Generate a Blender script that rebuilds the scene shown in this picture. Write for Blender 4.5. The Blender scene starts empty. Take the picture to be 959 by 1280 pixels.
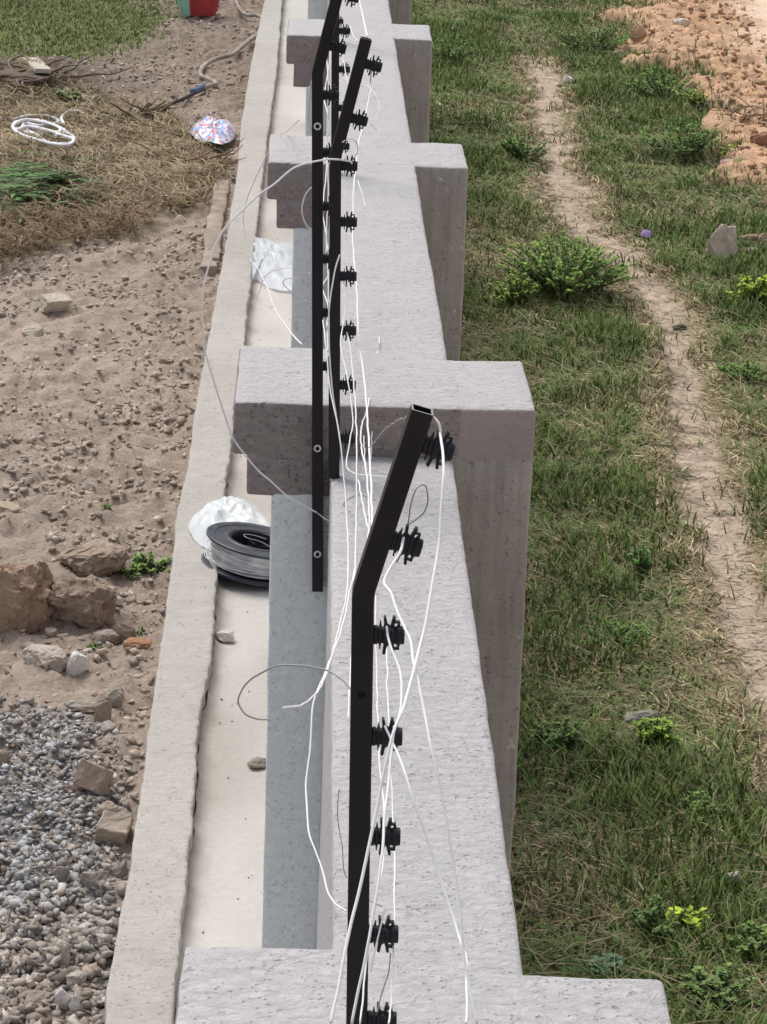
import bpy, bmesh, math, random
import numpy as np
from mathutils import Vector, Matrix, noise as mnoise
random.seed(7); RNG = np.random.default_rng(11)
PI = math.pi
scene = bpy.context.scene
COL = scene.collection

# ------------------------------------------------------------------ helpers
def link(o, parent=None):
    COL.objects.link(o)
    if parent is not None: o.parent = parent
    return o
def tag(o, label=None, cat=None, group=None, kind=None):
    if label: o['label'] = label
    if cat: o['category'] = cat
    if group: o['group'] = group
    if kind: o['kind'] = kind
    return o
def empty(name, loc=(0,0,0)):
    o = bpy.data.objects.new(name, None); o.empty_display_size = .1; o.location = loc
    return link(o)
def mesh_obj(name, verts, faces, mat=None, parent=None, smooth=False, cols=None):
    me = bpy.data.meshes.new(name); me.from_pydata([tuple(v) for v in verts], [], [tuple(f) for f in faces]); me.update()
    if smooth: me.polygons.foreach_set('use_smooth', [True]*len(me.polygons))
    mats = mat if isinstance(mat,(list,tuple)) else [mat]
    for m in mats:
        if m: me.materials.append(m)
    o = bpy.data.objects.new(name, me)
    return link(o, parent)
def np_mesh(name, V, quads=None, tris=None, mat=None, cols=None, smooth=False, parent=None):
    me = bpy.data.meshes.new(name)
    V = np.asarray(V, np.float32)
    nq = 0 if quads is None else len(quads); nt = 0 if tris is None else len(tris)
    me.vertices.add(len(V)); me.vertices.foreach_set('co', V.ravel())
    li = []; 
    if nq: li.append(np.asarray(quads,np.int32).ravel())
    if nt: li.append(np.asarray(tris,np.int32).ravel())
    li = np.concatenate(li)
    me.loops.add(len(li)); me.loops.foreach_set('vertex_index', li)
    st = np.concatenate([np.arange(nq)*4, nq*4+np.arange(nt)*3]).astype(np.int32)
    me.polygons.add(nq+nt); me.polygons.foreach_set('loop_start', st)
    try: me.polygons.foreach_set('loop_total', np.concatenate([np.full(nq,4),np.full(nt,3)]).astype(np.int32))
    except Exception: pass
    if smooth: me.polygons.foreach_set('use_smooth', np.ones(nq+nt,bool))
    me.update(calc_edges=True); me.validate()
    if cols is not None:
        a = me.color_attributes.new('tint','FLOAT_COLOR','POINT')
        c = np.ones((len(V),4),np.float32); c[:,:3] = cols
        a.data.foreach_set('color', c.ravel())
    if mat: me.materials.append(mat)
    return link(bpy.data.objects.new(name, me), parent)

# vectorised value noise
def _h(ix, iy, s):
    n = (ix.astype(np.int64)*374761393 + iy.astype(np.int64)*668265263 + s*1442695041) & 0x7fffffff
    n = ((n ^ (n>>13))*1274126177) & 0x7fffffff
    n = (n ^ (n>>16)) & 0xffff
    return n/65535.
def vn(x, y, s=0):
    ix = np.floor(x); iy = np.floor(y); fx = x-ix; fy = y-iy
    fx = fx*fx*(3-2*fx); fy = fy*fy*(3-2*fy)
    a=_h(ix,iy,s); b=_h(ix+1,iy,s); c=_h(ix,iy+1,s); d=_h(ix+1,iy+1,s)
    return (a*(1-fx)+b*fx)*(1-fy)+(c*(1-fx)+d*fx)*fy
def fbm(x, y, f=1., o=4, s=0):
    r = 0; a = .5; t = 0
    x = np.asarray(x,float); y = np.asarray(y,float)
    for i in range(o):
        r = r + a*vn(x*f+17.3*i, y*f-9.1*i, s+i); t += a; a *= .5; f *= 2.03
    return r/t
def sst(a, b, x):
    t = np.clip((x-a)/(b-a),0,1); return t*t*(3-2*t)

# ------------------------------------------------------------------ materials
def new_mat(name):
    m = bpy.data.materials.new(name); m.use_nodes = True
    nt = m.node_tree; b = nt.nodes['Principled BSDF']
    return m, nt, b
def N(nt, t, **kw):
    n = nt.nodes.new(t)
    for k,v in kw.items():
        if k in n.inputs: n.inputs[k].default_value = v
        else: setattr(n,k,v)
    return n
def coords(nt, world=True):
    if world:
        g = nt.nodes.new('ShaderNodeNewGeometry'); return g.outputs['Position']
    g = nt.nodes.new('ShaderNodeTexCoord'); return g.outputs['Object']
def noise_fac(nt, co, scale, detail=4, rough=.55, lo=.3, hi=.7, vscale=None, dist=0):
    src = co
    if vscale:
        mp = N(nt,'ShaderNodeMapping'); mp.inputs['Scale'].default_value = vscale
        nt.links.new(co, mp.inputs['Vector']); src = mp.outputs[0]
    n = N(nt,'ShaderNodeTexNoise'); n.inputs['Scale'].default_value = scale; n.inputs['Detail'].default_value = detail
    n.inputs['Roughness'].default_value = rough; n.inputs['Distortion'].default_value = dist
    nt.links.new(src, n.inputs['Vector'])
    r = N(nt,'ShaderNodeMapRange'); r.inputs['From Min'].default_value = lo; r.inputs['From Max'].default_value = hi
    nt.links.new(n.outputs['Fac'], r.inputs['Value'])
    return r.outputs[0]
def mix(nt, fac, a, b, mode='MIX'):
    m = nt.nodes.new('ShaderNodeMix'); m.data_type = 'RGBA'; m.blend_type = mode
    for i,v in ((0,fac),(6,a),(7,b)):
        if hasattr(v,'default_value'): nt.links.new(v, m.inputs[i])
        elif i==0: m.inputs[0].default_value = v
        else: m.inputs[i].default_value = (*v,1) if len(v)==3 else v
    return m.outputs[2]
def mathn(nt, op, a, b=0.):
    m = nt.nodes.new('ShaderNodeMath'); m.operation = op
    for i,v in enumerate((a,b)):
        if hasattr(v,'default_value'): nt.links.new(v, m.inputs[i])
        else: m.inputs[i].default_value = v
    return m.outputs[0]
def simple(name, col, rough=.8, metal=0., var=.15, vs=8., bump=.1, bs=60., world=False, dist=.004, spec=.3, alpha=None, trans=0.):
    m, nt, b = new_mat(name); co = coords(nt, world)
    f = noise_fac(nt, co, vs, 5)
    c = mix(nt, f, tuple(x*(1-var) for x in col), tuple(min(1,x*(1+var)) for x in col))
    nt.links.new(c, b.inputs['Base Color'])
    b.inputs['Roughness'].default_value = rough; b.inputs['Metallic'].default_value = metal
    b.inputs['Specular IOR Level'].default_value = spec
    if alpha is not None: b.inputs['Alpha'].default_value = alpha
    if trans: b.inputs['Transmission Weight'].default_value = trans
    if bump:
        f2 = noise_fac(nt, co, bs, 4, lo=0, hi=1)
        bp = N(nt,'ShaderNodeBump'); bp.inputs['Strength'].default_value = bump; bp.inputs['Distance'].default_value = dist
        nt.links.new(f2, bp.inputs['Height']); nt.links.new(bp.outputs[0], b.inputs['Normal'])
    return m
def plaster(name, col, dirt, pit=.35, stain=.3, bump=.6, streak=0., scale=1., chips=None, split=None, band=None, cracks=0.):
    """rough trowelled plaster or cement: pits, dents, broad stains"""
    m, nt, b = new_mat(name); co = coords(nt, True)
    big = noise_fac(nt, co, 2.2*scale, 6, .6, .35, .72)
    med = noise_fac(nt, co, 14*scale, 5, .6, .3, .75)
    fine = noise_fac(nt, co, 150*scale, 3, .6, .2, .8)
    def pits(vs, r0, r1, ps, lo, hi):
        wob = N(nt,'ShaderNodeTexNoise'); wob.inputs['Scale'].default_value = vs*1.6; wob.inputs['Detail'].default_value = 2
        nt.links.new(co, wob.inputs['Vector'])
        ad = nt.nodes.new('ShaderNodeVectorMath'); ad.operation = 'MULTIPLY_ADD'
        nt.links.new(wob.outputs['Color'], ad.inputs[0]); ad.inputs[1].default_value = (.9/vs,.5/vs,.9/vs); nt.links.new(co, ad.inputs[2])
        v = N(nt,'ShaderNodeTexVoronoi'); v.inputs['Scale'].default_value = vs; nt.links.new(ad.outputs[0], v.inputs['Vector'])
        m = N(nt,'ShaderNodeMapRange'); m.inputs['From Min'].default_value = r1; m.inputs['From Max'].default_value = r0
        nt.links.new(v.outputs['Distance'], m.inputs['Value'])
        return mathn(nt,'MULTIPLY', m.outputs[0], noise_fac(nt, co, ps, 3, .6, lo, hi))
    dent = pits(34*scale, .10, .21, 9, .47, .56)
    dent2 = pits(90*scale, .12, .26, 21, .44, .56)
    c = mix(nt, mathn(nt,'MULTIPLY',big,stain), col, dirt)
    c = mix(nt, mathn(nt,'MULTIPLY',med,stain*.5), c, tuple(x*.85 for x in dirt))
    c = mix(nt, mathn(nt,'MULTIPLY',fine,.16), c, tuple(x*.7 for x in col))
    lt = noise_fac(nt, co, 30*scale, 5, .7, .52, .72, vscale=(.5,1.2,1)); c = mix(nt, mathn(nt,'MULTIPLY',lt,.25), c, tuple(min(1,x*1.22) for x in col))
    crk = noise_fac(nt, co, 3.2, 5, .6, .497, .503, vscale=(.35,1.6,1)); crk = mathn(nt,'MULTIPLY', mathn(nt,'MULTIPLY', crk, mathn(nt,'SUBTRACT',1.,crk)), 4.)
    crk = mathn(nt,'MULTIPLY', crk, noise_fac(nt, co, 1.3, 2, .5, .55, .62)); c = mix(nt, mathn(nt,'MULTIPLY',crk,cracks), c, tuple(x*.4 for x in col))
    dd = mathn(nt,'MAXIMUM',dent,dent2)
    c = mix(nt, mathn(nt,'MULTIPLY',dd,pit), c, tuple(x*.35 for x in col))  # pits also get a darker colour, painting in their small shadows
    if streak:
        s = noise_fac(nt, co, 9, 4, .6, .45, .75, vscale=(5,5,.35))
        c = mix(nt, mathn(nt,'MULTIPLY',s,streak), c, tuple(x*.6 for x in dirt))
    if chips:
        s = noise_fac(nt, co, 26, 2, .5, .70, .73)
        c = mix(nt, s, c, chips)
    if split or band:
        sx = nt.nodes.new('ShaderNodeSeparateXYZ'); nt.links.new(co, sx.inputs[0])
        if split:      # the outer halves of the farther pillars were never given the cap paint
            f = mathn(nt,'MULTIPLY', mathn(nt,'GREATER_THAN', sx.outputs[0], .3), mathn(nt,'GREATER_THAN', sx.outputs[1], 4.5))
            c = mix(nt, f, c, mix(nt, mathn(nt,'MULTIPLY',med,.5), split, tuple(x*.75 for x in split)))
        if band:       # ragged lower edge of the shade-darkened cap paint on the second pillar
            rg = noise_fac(nt, co, 12, 6, .7, 0, 1)
            f = mathn(nt,'GREATER_THAN', mathn(nt,'ADD', sx.outputs[2], mathn(nt,'MULTIPLY', rg, .055)), -.052)
            f = mathn(nt,'MULTIPLY', f, mathn(nt,'LESS_THAN', sx.outputs[1], 4.5))
            c = mix(nt, f, c, band)
    nt.links.new(c, b.inputs['Base Color']); b.inputs['Roughness'].default_value = .92
    b.inputs['Specular IOR Level'].default_value = .15
    h = mathn(nt,'ADD', mathn(nt,'MULTIPLY',med,.5), mathn(nt,'MULTIPLY',fine,.12))
    wr = noise_fac(nt, co, 46*scale, 6, .68, .25, .75, dist=.8, vscale=(.85,1.1,1.))
    h = mathn(nt,'ADD', h, mathn(nt,'MULTIPLY',wr,1.1))
    h = mathn(nt,'SUBTRACT', h, mathn(nt,'MULTIPLY',dd,.9))
    bp = N(nt,'ShaderNodeBump'); bp.inputs['Strength'].default_value = bump; bp.inputs['Distance'].default_value = .007
    nt.links.new(h, bp.inputs['Height']); nt.links.new(bp.outputs[0], b.inputs['Normal'])
    return m
def tinted(name, rough=.9, bump=.5, bs=40., dist=.01, fine=(.72,1.2), fs=55., spec=.15, transl=0.):
    """colour comes from the mesh's own tint attribute, broken up with noise"""
    m, nt, b = new_mat(name); co = coords(nt, True)
    a = N(nt,'ShaderNodeAttribute'); a.attribute_name = 'tint'
    f = noise_fac(nt, co, fs, 6, .65, .25, .75)
    g = N(nt,'ShaderNodeMapRange'); g.inputs['To Min'].default_value = fine[0]; g.inputs['To Max'].default_value = fine[1]
    nt.links.new(f, g.inputs['Value'])
    vm = nt.nodes.new('ShaderNodeVectorMath'); vm.operation='SCALE'
    nt.links.new(a.outputs['Color'], vm.inputs[0]); nt.links.new(g.outputs[0], vm.inputs['Scale'])
    nt.links.new(vm.outputs[0], b.inputs['Base Color']); b.inputs['Roughness'].default_value = rough
    b.inputs['Specular IOR Level'].default_value = spec
    if bump:
        f2 = noise_fac(nt, co, bs, 6, .65, 0, 1)
        bp = N(nt,'ShaderNodeBump'); bp.inputs['Strength'].default_value = bump; bp.inputs['Distance'].default_value = dist
        nt.links.new(f2, bp.inputs['Height']); nt.links.new(bp.outputs[0], b.inputs['Normal'])
    return m

M = {}
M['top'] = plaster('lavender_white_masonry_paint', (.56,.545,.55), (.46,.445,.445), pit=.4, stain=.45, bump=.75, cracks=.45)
M['front'] = plaster('shaded_lavender_masonry_paint', (.405,.348,.33), (.32,.275,.26), pit=.35, stain=.4, bump=1., split=(.47,.43,.40))  # cap paint again, with the shade of upright faces put into its colour
M['blue'] = plaster('blue_grey_base_coat', (.87,.925,.945), (.78,.83,.86), pit=.22, stain=.3, bump=.7)
M['raw'] = plaster('raw_grey_cement_render', (.54,.50,.465), (.37,.34,.31), pit=.5, stain=.8, bump=.6, streak=.5, chips=(.6,.58,.55), band=(.405,.348,.33))  # band repeats the cap paint in its painted-in shade tone
M['side'] = plaster('white_wall_side', (.60,.58,.60), (.45,.43,.43), pit=.2, stain=.3)
M['kerb'] = plaster('pale_cast_concrete', (.53,.505,.475), (.41,.385,.35), pit=.5, stain=.7, bump=.65, scale=.8)
M['apron'] = tinted('beige_smooth_screed', bump=.12, bs=90, dist=.003, fine=(.9,1.06), fs=40, rough=.85)
M['soil'] = tinted('dry_soil', bump=.9, bs=55, dist=.012, fine=(.72,1.28), fs=60)
M['ground'] = tinted('grassy_soil', bump=.6, bs=60, dist=.01, fine=(.7,1.25), fs=45)
M['leafm'] = tinted('blade_and_leaf', bump=0, fine=(.8,1.15), fs=30, rough=.7, spec=.25)
M['stone'] = tinted('broken_stone', bump=.7, bs=60, dist=.008, fine=(.75,1.2), fs=80)
M['black'] = simple('black_powder_coat', (.012,.010,.014), rough=.36, var=.3, bump=.08, bs=200, spec=.3)
M['plastic'] = simple('black_moulded_plastic', (.012,.011,.017), rough=.5, var=.2, bump=0, spec=.35)
M['steel'] = simple('bare_cut_steel', (.45,.42,.38), rough=.4, metal=.8, var=.2)
M['hollow'] = simple('dark_tube_inside', (.004,.004,.004), rough=.9, var=.1, bump=0)
M['zinc'] = simple('zinc_washer', (.75,.75,.74), rough=.45, metal=.3, var=.1)
M['wire'] = simple('aluminium_fence_wire', (.84,.84,.86), rough=.5, metal=0., var=.06, bump=0, spec=.5)
M['wiregrey'] = simple('dull_grey_wire', (.36,.36,.38), rough=.5, metal=.4, var=.15, bump=0)
M['coil'] = simple('wound_aluminium_wire', (.62,.65,.68), rough=.35, metal=.6, var=.25, vs=20, bump=.3, bs=120)

# ------------------------------------------------------------------ rounded masonry blocks
def axis_samples(n, e):
    return np.concatenate([[0, e*.3, e], np.linspace(e, 1-e, max(2,n))[1:-1], [1-e, 1-e*.3, 1]])
def block(name, xf, y0, yf, z0, zt, r=.010, res=.03, mat=None, parent=None, amp=.0022, seed=0, topmat=None):
    """xf=(x0,x1); y0: front y; yf(x): back y; z0 bottom; zt(x,y): top. Rounded, slightly wobbly box."""
    x0, x1 = xf; lx = x1-x0; yb = yf(.5*(x0+x1)); ly = yb-y0; zz = zt(.5*(x0+x1), y0); lz = zz-z0
    ex, ey, ez = [min(.35, r/l) for l in (lx,ly,lz)]
    A = axis_samples(int(lx/res), ex); B = axis_samples(int(ly/res), ey); Cc = axis_samples(int(lz/(res*1.6)), ez)
    vid = {}; V = []; F = []
    def vert(a,b,c):
        k = (round(a,6),round(b,6),round(c,6))
        if k in vid: return vid[k]
        p = np.array([a*lx, b*ly, c*lz]); q = np.clip(p, [r,r,r], [max(r,lx-r),max(r,ly-r),max(r,lz-r)])
        d = p-q; nn = np.linalg.norm(d)
        if nn > 1e-9 and nn > r: p = q + d/nn*r
        aa, bb, cc = p[0]/lx, p[1]/ly, p[2]/lz
        x = x0+aa*lx; y = y0 + bb*(yf(x)-y0); z = z0 + cc*(zt(x,y)-z0)
        w = mnoise.noise_vector(Vector((x*9+seed, y*9, z*9)))*amp + mnoise.noise_vector(Vector((x*30, y*30+seed, z*30)))*amp*.6 + mnoise.noise_vector(Vector((x*1.7, y*1.7+seed, z*1.7)))*amp*1.6
        V.append((x+w.x, y+w.y, z+w.z)); vid[k] = len(V)-1
        return vid[k]
    mi = []
    for (P,Q,fn,flip,top) in ((A,B,lambda p,q:(p,q,0.),True,0),(A,B,lambda p,q:(p,q,1.),False,1),
                     (A,Cc,lambda p,q:(p,0.,q),False,0),(A,Cc,lambda p,q:(p,1.,q),True,0),
                     (B,Cc,lambda p,q:(0.,p,q),True,0),(B,Cc,lambda p,q:(1.,p,q),False,0)):
        for i in range(len(P)-1):
            for j in range(len(Q)-1):
                f = [vert(*fn(P[i],Q[j])), vert(*fn(P[i+1],Q[j])), vert(*fn(P[i+1],Q[j+1])), vert(*fn(P[i],Q[j+1]))]
                if len(set(f)) < 4: continue
                F.append(f[::-1] if flip else f); mi.append(top)
    o = mesh_obj(name, V, F, [mat, topmat] if topmat else mat, parent, smooth=True)
    if topmat: o.data.polygons.foreach_set('material_index', mi)
    return o

# ------------------------------------------------------------------ tubes
def catmull(P, n):
    P = [Vector(p) for p in P]
    if len(P) < 3: return [P[0].lerp(P[-1], i/n) for i in range(n+1)]
    Q = [P[0]*2-P[1]] + P + [P[-1]*2-P[-2]]
    out = []
    per = max(2, n//(len(P)-1))
    for i in range(1, len(Q)-2):
        a,b,c,d = Q[i-1:i+3]
        for k in range(per):
            t = k/per
            out.append(.5*((2*b)+(c-a)*t+(2*a-5*b+4*c-d)*t*t+(3*b-a-3*c+d)*t**3))
    out.append(P[-1]); return out
def sweep(pts, r, sides=6, caps=True):
    V = []; F = []; n = len(pts); up = None
    for i,p in enumerate(pts):
        t = (pts[min(i+1,n-1)]-pts[max(i-1,0)])
        t = t.normalized() if t.length>1e-9 else Vector((0,1,0))
        if up is None:
            up = t.orthogonal().normalized()
        up = (up - t*up.dot(t)); up = up.normalized() if up.length>1e-6 else t.orthogonal().normalized()
        s = t.cross(up); rr = r(i/(n-1)) if callable(r) else r
        for k in range(sides):
            a = 2*PI*k/sides; V.append(p + up*math.cos(a)*rr + s*math.sin(a)*rr)
    for i in range(n-1):
        for k in range(sides):
            F.append((i*sides+k, i*sides+(k+1)%sides, (i+1)*sides+(k+1)%sides, (i+1)*sides+k))
    if caps:
        F.append(tuple(range(sides))[::-1]); F.append(tuple((n-1)*sides+k for k in range(sides)))
    return V, F
def tube_obj(name, P, r, mat, parent=None, n=60, sides=6, kink=0.):
    Q = catmull(P,n)
    if kink: Q = [q+mnoise.noise_vector(q*14)*kink+mnoise.noise_vector(q*37)*kink*.35 for q in Q]
    V,F = sweep(Q, r, sides); return mesh_obj(name, V, F, mat, parent, smooth=True)
def lathe(prof, axis='X', seg=20):
    """prof: list of (pos along axis, radius)"""
    V=[];F=[]
    for a,r in prof:
        for k in range(seg):
            t=2*PI*k/seg; c,s=math.cos(t)*r,math.sin(t)*r
            V.append((a,c,s) if axis=='X' else (c,s,a))
    for i in range(len(prof)-1):
        for k in range(seg):
            q=(i*seg+k,i*seg+(k+1)%seg,(i+1)*seg+(k+1)%seg,(i+1)*seg+k)
            F.append(q if axis!='X' else q[::-1])
    return V,F

# ================================================================== CAMERA / WORLD / SUN
cam = bpy.data.cameras.new('camera'); co = link(bpy.data.objects.new('camera', cam)); scene.camera = co
co.matrix_world = Matrix(((0.9992524,-0.0252014,-0.0293166,-0.0239197),(-0.0196110,0.3230806,-0.9461682,-3.0066956),(0.0333164,0.9460359,0.3223448,1.8073118),(0.0000000,0.0000000,0.0000000,1.0000000)))
cam.sensor_fit = 'HORIZONTAL'; cam.sensor_width = 36.; cam.lens = 127.110; cam.clip_start = .05; cam.clip_end = 1500

w = bpy.data.worlds.new('World'); scene.world = w; w.use_nodes = True
nt = w.node_tree; bg = nt.nodes['Background']; sky = nt.nodes.new('ShaderNodeTexSky')
sky.sky_type = 'NISHITA'; sky.sun_disc = False
SE, SAZ = math.radians(62), math.radians(-35)    # sun high, beyond the wall and a little to the left
sky.sun_elevation = SE; sky.sun_rotation = SAZ; sky.altitude = 200; sky.air_density = 1.; sky.dust_density = 4.; sky.ozone_density = .5
hsv = nt.nodes.new('ShaderNodeHueSaturation'); hsv.inputs['Saturation'].default_value = .4     # thin even cloud
nt.links.new(sky.outputs[0], hsv.inputs['Color']); nt.links.new(hsv.outputs[0], bg.inputs[0]); bg.inputs[1].default_value = .162
sun = bpy.data.lights.new('sun','SUN'); sun.energy = 1.95; sun.angle = math.radians(24); sun.color = (1,.95,.89)
so = link(bpy.data.objects.new('sun', sun))
sd = Vector((math.sin(SAZ)*math.cos(SE), math.cos(SAZ)*math.cos(SE), math.sin(SE)))
so.rotation_euler = sd.to_track_quat('Z','Y').to_euler(); so.location = (0,0,10)
scene.view_settings.view_transform = 'Standard'; scene.view_settings.look = 'None'; scene.view_settings.exposure = 0

# ================================================================== BOUNDARY WALL
GL, GR = -1.5, -2.0          # levels of the paved side and the grass side
WL, WR = .034, .315
# pillar: left x, right x, front y, top z
PIL = [(-.1825,.500,-.018,-.035),(-.1917,.499,2.914,.046),(-.1755,.489,5.816,.010),(-.150,.480,8.688,-.021),(-.16,.485,11.6,-.02),(-.17,.485,14.5,-.02),(-.17,.485,17.4,-.02)]
DR, DL = .415, .486; HC, HK, OK_, OS = .1264, .0977, .0338, .0915
wall = empty('boundary_wall', (0,0,GL))
tag(wall, 'long rendered boundary wall with projecting capped pillars, painted pale lavender on top', 'wall')
wall.location = (0,0,0)
def depth(y):
    return lambda x: y + DL + (DR-DL)*float(sst(.05,.28,x))
for k,(L,R_,y,z) in enumerate(PIL):
    zt = lambda x,yy,z=z: z
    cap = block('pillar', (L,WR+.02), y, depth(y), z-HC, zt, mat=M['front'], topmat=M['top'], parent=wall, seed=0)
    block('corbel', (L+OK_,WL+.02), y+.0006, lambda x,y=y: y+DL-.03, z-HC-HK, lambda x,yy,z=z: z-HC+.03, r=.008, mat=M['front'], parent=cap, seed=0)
    block('inner_shaft', (L+OS,WL+.01), y+.0014, lambda x,y=y: y+DL-.06, GL-.3, lambda x,yy,z=z: z-HC-HK+.02, r=.008, mat=M['blue'], parent=cap, seed=0, res=.035)
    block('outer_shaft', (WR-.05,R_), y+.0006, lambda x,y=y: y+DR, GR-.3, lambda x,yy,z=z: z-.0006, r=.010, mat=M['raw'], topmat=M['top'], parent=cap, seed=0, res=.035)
secs = [(-4.5,.01,-.10,-.10)]
for k in range(len(PIL)-1):
    a = PIL[k]; b = PIL[k+1]
    ya = a[2]+DR-.0; yb = b[2]
    if k == 0: za, zb = -.095, -.075
    else: za, zb = a[3], b[3]
    secs.append((ya-.03,yb+.03,za,zb))
for k,(ya,yb,za,zb) in enumerate(secs):
    zt = lambda x,yy,ya=ya,yb=yb,za=za,zb=zb: za+(zb-za)*(yy-ya)/(yb-ya)-.0006
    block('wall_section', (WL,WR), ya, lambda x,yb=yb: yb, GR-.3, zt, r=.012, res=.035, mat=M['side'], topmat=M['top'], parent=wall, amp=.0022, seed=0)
# painted grey band where the cap paint stops on the raw outer shafts, lime streaks
# ================================================================== KERB AND APRON
KL = [(-0.467,2.703),(-0.472,2.845),(-0.469,3.181),(-0.467,3.531),(-0.469,3.953),(-0.472,4.425),(-0.473,4.843),(-0.477,5.261),(-0.480,5.711),(-0.490,6.511),(-0.481,7.065),(-0.484,7.957),(-0.475,8.950),(-0.467,11.017),(-0.464,12.519),(-0.486,14.181),(-0.487,16.117),(-0.475,17.944),(-0.456,19.570)]
KR = [(-0.307,2.709),(-0.307,2.813),(-0.314,3.127),(-0.308,3.384),(-0.313,3.704),(-0.317,4.053),(-0.324,4.475),(-0.316,4.787),(-0.307,5.193),(-0.319,5.834),(-0.327,6.665),(-0.320,7.182),(-0.328,8.328),(-0.316,8.747),(-0.316,9.122),(-0.314,10.039),(-0.315,11.188),(-0.312,13.029),(-0.307,14.210),(-0.296,16.151),(-0.303,17.977),(-0.310,19.601)]
def interp(P):
    ys = np.array([p[1] for p in P]); xs = np.array([p[0] for p in P]); i = np.argsort(ys); ys = ys[i]; xs = xs[i]
    def f(y):
        y = np.asarray(y,float)
        r = np.interp(y, ys, xs)
        sa = (xs[min(6,len(xs)-1)]-xs[0])/(ys[min(6,len(xs)-1)]-ys[0]); sb = (xs[-1]-xs[-5])/(ys[-1]-ys[-5])
        r = np.where(y<ys[0], xs[0]+sa*(y-ys[0])*.3, r); r = np.where(y>ys[-1], xs[-1]+sb*(y-ys[-1])*.5, r)
        return r
    return f
kl, kr = interp(KL), interp(KR)
ys = np.arange(-3, 34, .018)
def strip(name, prof, mat, cols=None, kind='structure', smooth=True):
    """prof(y)-> list of (x,z) arrays across"""
    P = prof(ys); m = len(P); n = len(ys)
    V = np.zeros((n,m,3)); 
    for j,(x,z) in enumerate(P): V[:,j,0]=x; V[:,j,1]=ys; V[:,j,2]=z
    idx = np.arange(n*m).reshape(n,m)
    q = np.stack([idx[:-1,:-1],idx[:-1,1:],idx[1:,1:],idx[1:,:-1]],-1).reshape(-1,4)
    c = cols(V.reshape(-1,3)) if cols else None
    o = np_mesh(name, V.reshape(-1,3), quads=q, mat=mat, cols=c, smooth=smooth)
    tag(o, kind=kind); return o
def kprof(y):
    jl = (fbm(y,y*0+3,3,4,5)-.5)*.012 + (fbm(y,y*0+1,22,2,6)-.5)*.006
    jr = (fbm(y,y*0+8,4,4,15)-.5)*.014 + (fbm(y,y*0+1,25,3,26)-.5)*.012
    a = kl(y)+jl; b = kr(y)+jr; zt = -1.44 + (fbm(y,y*0,1.2,2,4)-.5)*.006
    out = [(a-.012, zt*0-1.75),(a-.002, zt-.03),(a, zt-.008),(a+.0006, zt-.003),(a+.004, zt-.0003),(a+.012,zt)]
    for t in np.linspace(.12,.88,9):
        out.append((a+(b-a)*t, zt + (fbm(a+(b-a)*t, y, 14, 5, 2)-.5)*.006))
    out += [(b-.012,zt),(b-.004, zt-.0003),(b-.0006,zt-.003),(b, zt-.008),(b+.001, zt-.03),(b+.002, zt*0-1.62)]
    return out
kerb = strip('concrete_kerb', kprof, M['kerb'])
def aprof(y):
    jr = (fbm(y,y*0+8,4,4,15)-.5)*.014 + (fbm(y,y*0+1,25,3,26)-.5)*.012
    jj = (fbm(y,y*0+2,12,4,33)-.35)*.022
    b = kr(y)+jr+.004+np.clip(jj,0,1)
    nz=fbm(y,y*0+5,30,3,44)*.012; out = [(b-.006, -1.474-nz),(b+.006, -1.482-nz),(b+.016,-1.494-nz*.4)]
    for t in np.linspace(.09,1,16):
        x = b+(.10-b)*t
        out.append((x, -1.5+(fbm(x,y,4,5,8)-.5)*.002))
    return out
def acol(V):
    x,y,z = V.T; d = x-kr(y)
    f = fbm(x*1.5,y*.8,2.,3,3); g = fbm(x,y,30,3,7)
    dirt = np.clip(1-d/.045*(.35+1.3*fbm(x,y,9,4,1)),0,1)
    f=np.clip(f*1.5-.25,0,1); base = np.stack([.60-.17*f,.58-.175*f,.55-.18*f],1)
    base = base*(1-.0*g[:,None])
    return base*(1-dirt[:,None]*.75)+np.array([.22,.185,.155])*dirt[:,None]*.75
apron = strip('concrete_apron', aprof, M['apron'], acol)
# ================================================================== GROUND SHEETS
def curve(P): return interp(P)
def axis(lo, hi, step, flo, fhi):
    mid = np.arange(lo, hi, step); a=[];t=step;x=lo
    while x > flo: t*=1.35; x-=t; a.append(x)
    b=[];t=step;x=mid[-1]
    while x < fhi: t*=1.35; x+=t; b.append(x)
    return np.array(a[::-1]+list(mid)+b)
def sheet(name, X, Yv, hf, cf, mat):
    gx,gy = np.meshgrid(X,Yv); x=gx.ravel(); y=gy.ravel(); z=hf(x,y)
    n,m = gx.shape; idx=np.arange(n*m).reshape(n,m)
    q=np.stack([idx[:-1,:-1],idx[:-1,1:],idx[1:,1:],idx[1:,:-1]],-1).reshape(-1,4)
    o=np_mesh(name,np.stack([x,y,z],1),quads=q,mat=mat,cols=cf(x,y),smooth=True)
    tag(o,kind='structure'); return o
lawn_b = curve([(-2.524,15.674),(-2.026,16.183),(-1.665,16.587),(-1.478,17.190),(-1.315,17.900),(-1.189,18.988),(-1.169,19.977),(-1.135,22.008),(-1.072,25.088)])
straw_b = curve([(-1.737,10.264),(-1.488,10.548),(-1.173,10.941),(-0.817,11.320),(-0.730,11.927),(-0.634,12.407),(-0.654,13.327),(-0.790,13.937),(-1.028,14.577),(-1.331,15.165),(-1.854,15.567),(-2.382,15.858)])
grav_b = curve([(-0.438,2.806),(-0.480,3.387),(-0.499,4.129),(-0.615,4.582),(-0.805,4.788),(-0.963,4.875),(-1.129,4.997)])
def lawnm(x,y):
    j = (fbm(x,y,2.,4,41)-.5)*1.0
    return sst(.25,-.25, x-lawn_b(y)+j*1.1)*sst(15.8,17.0,y+j*1.5)
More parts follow.
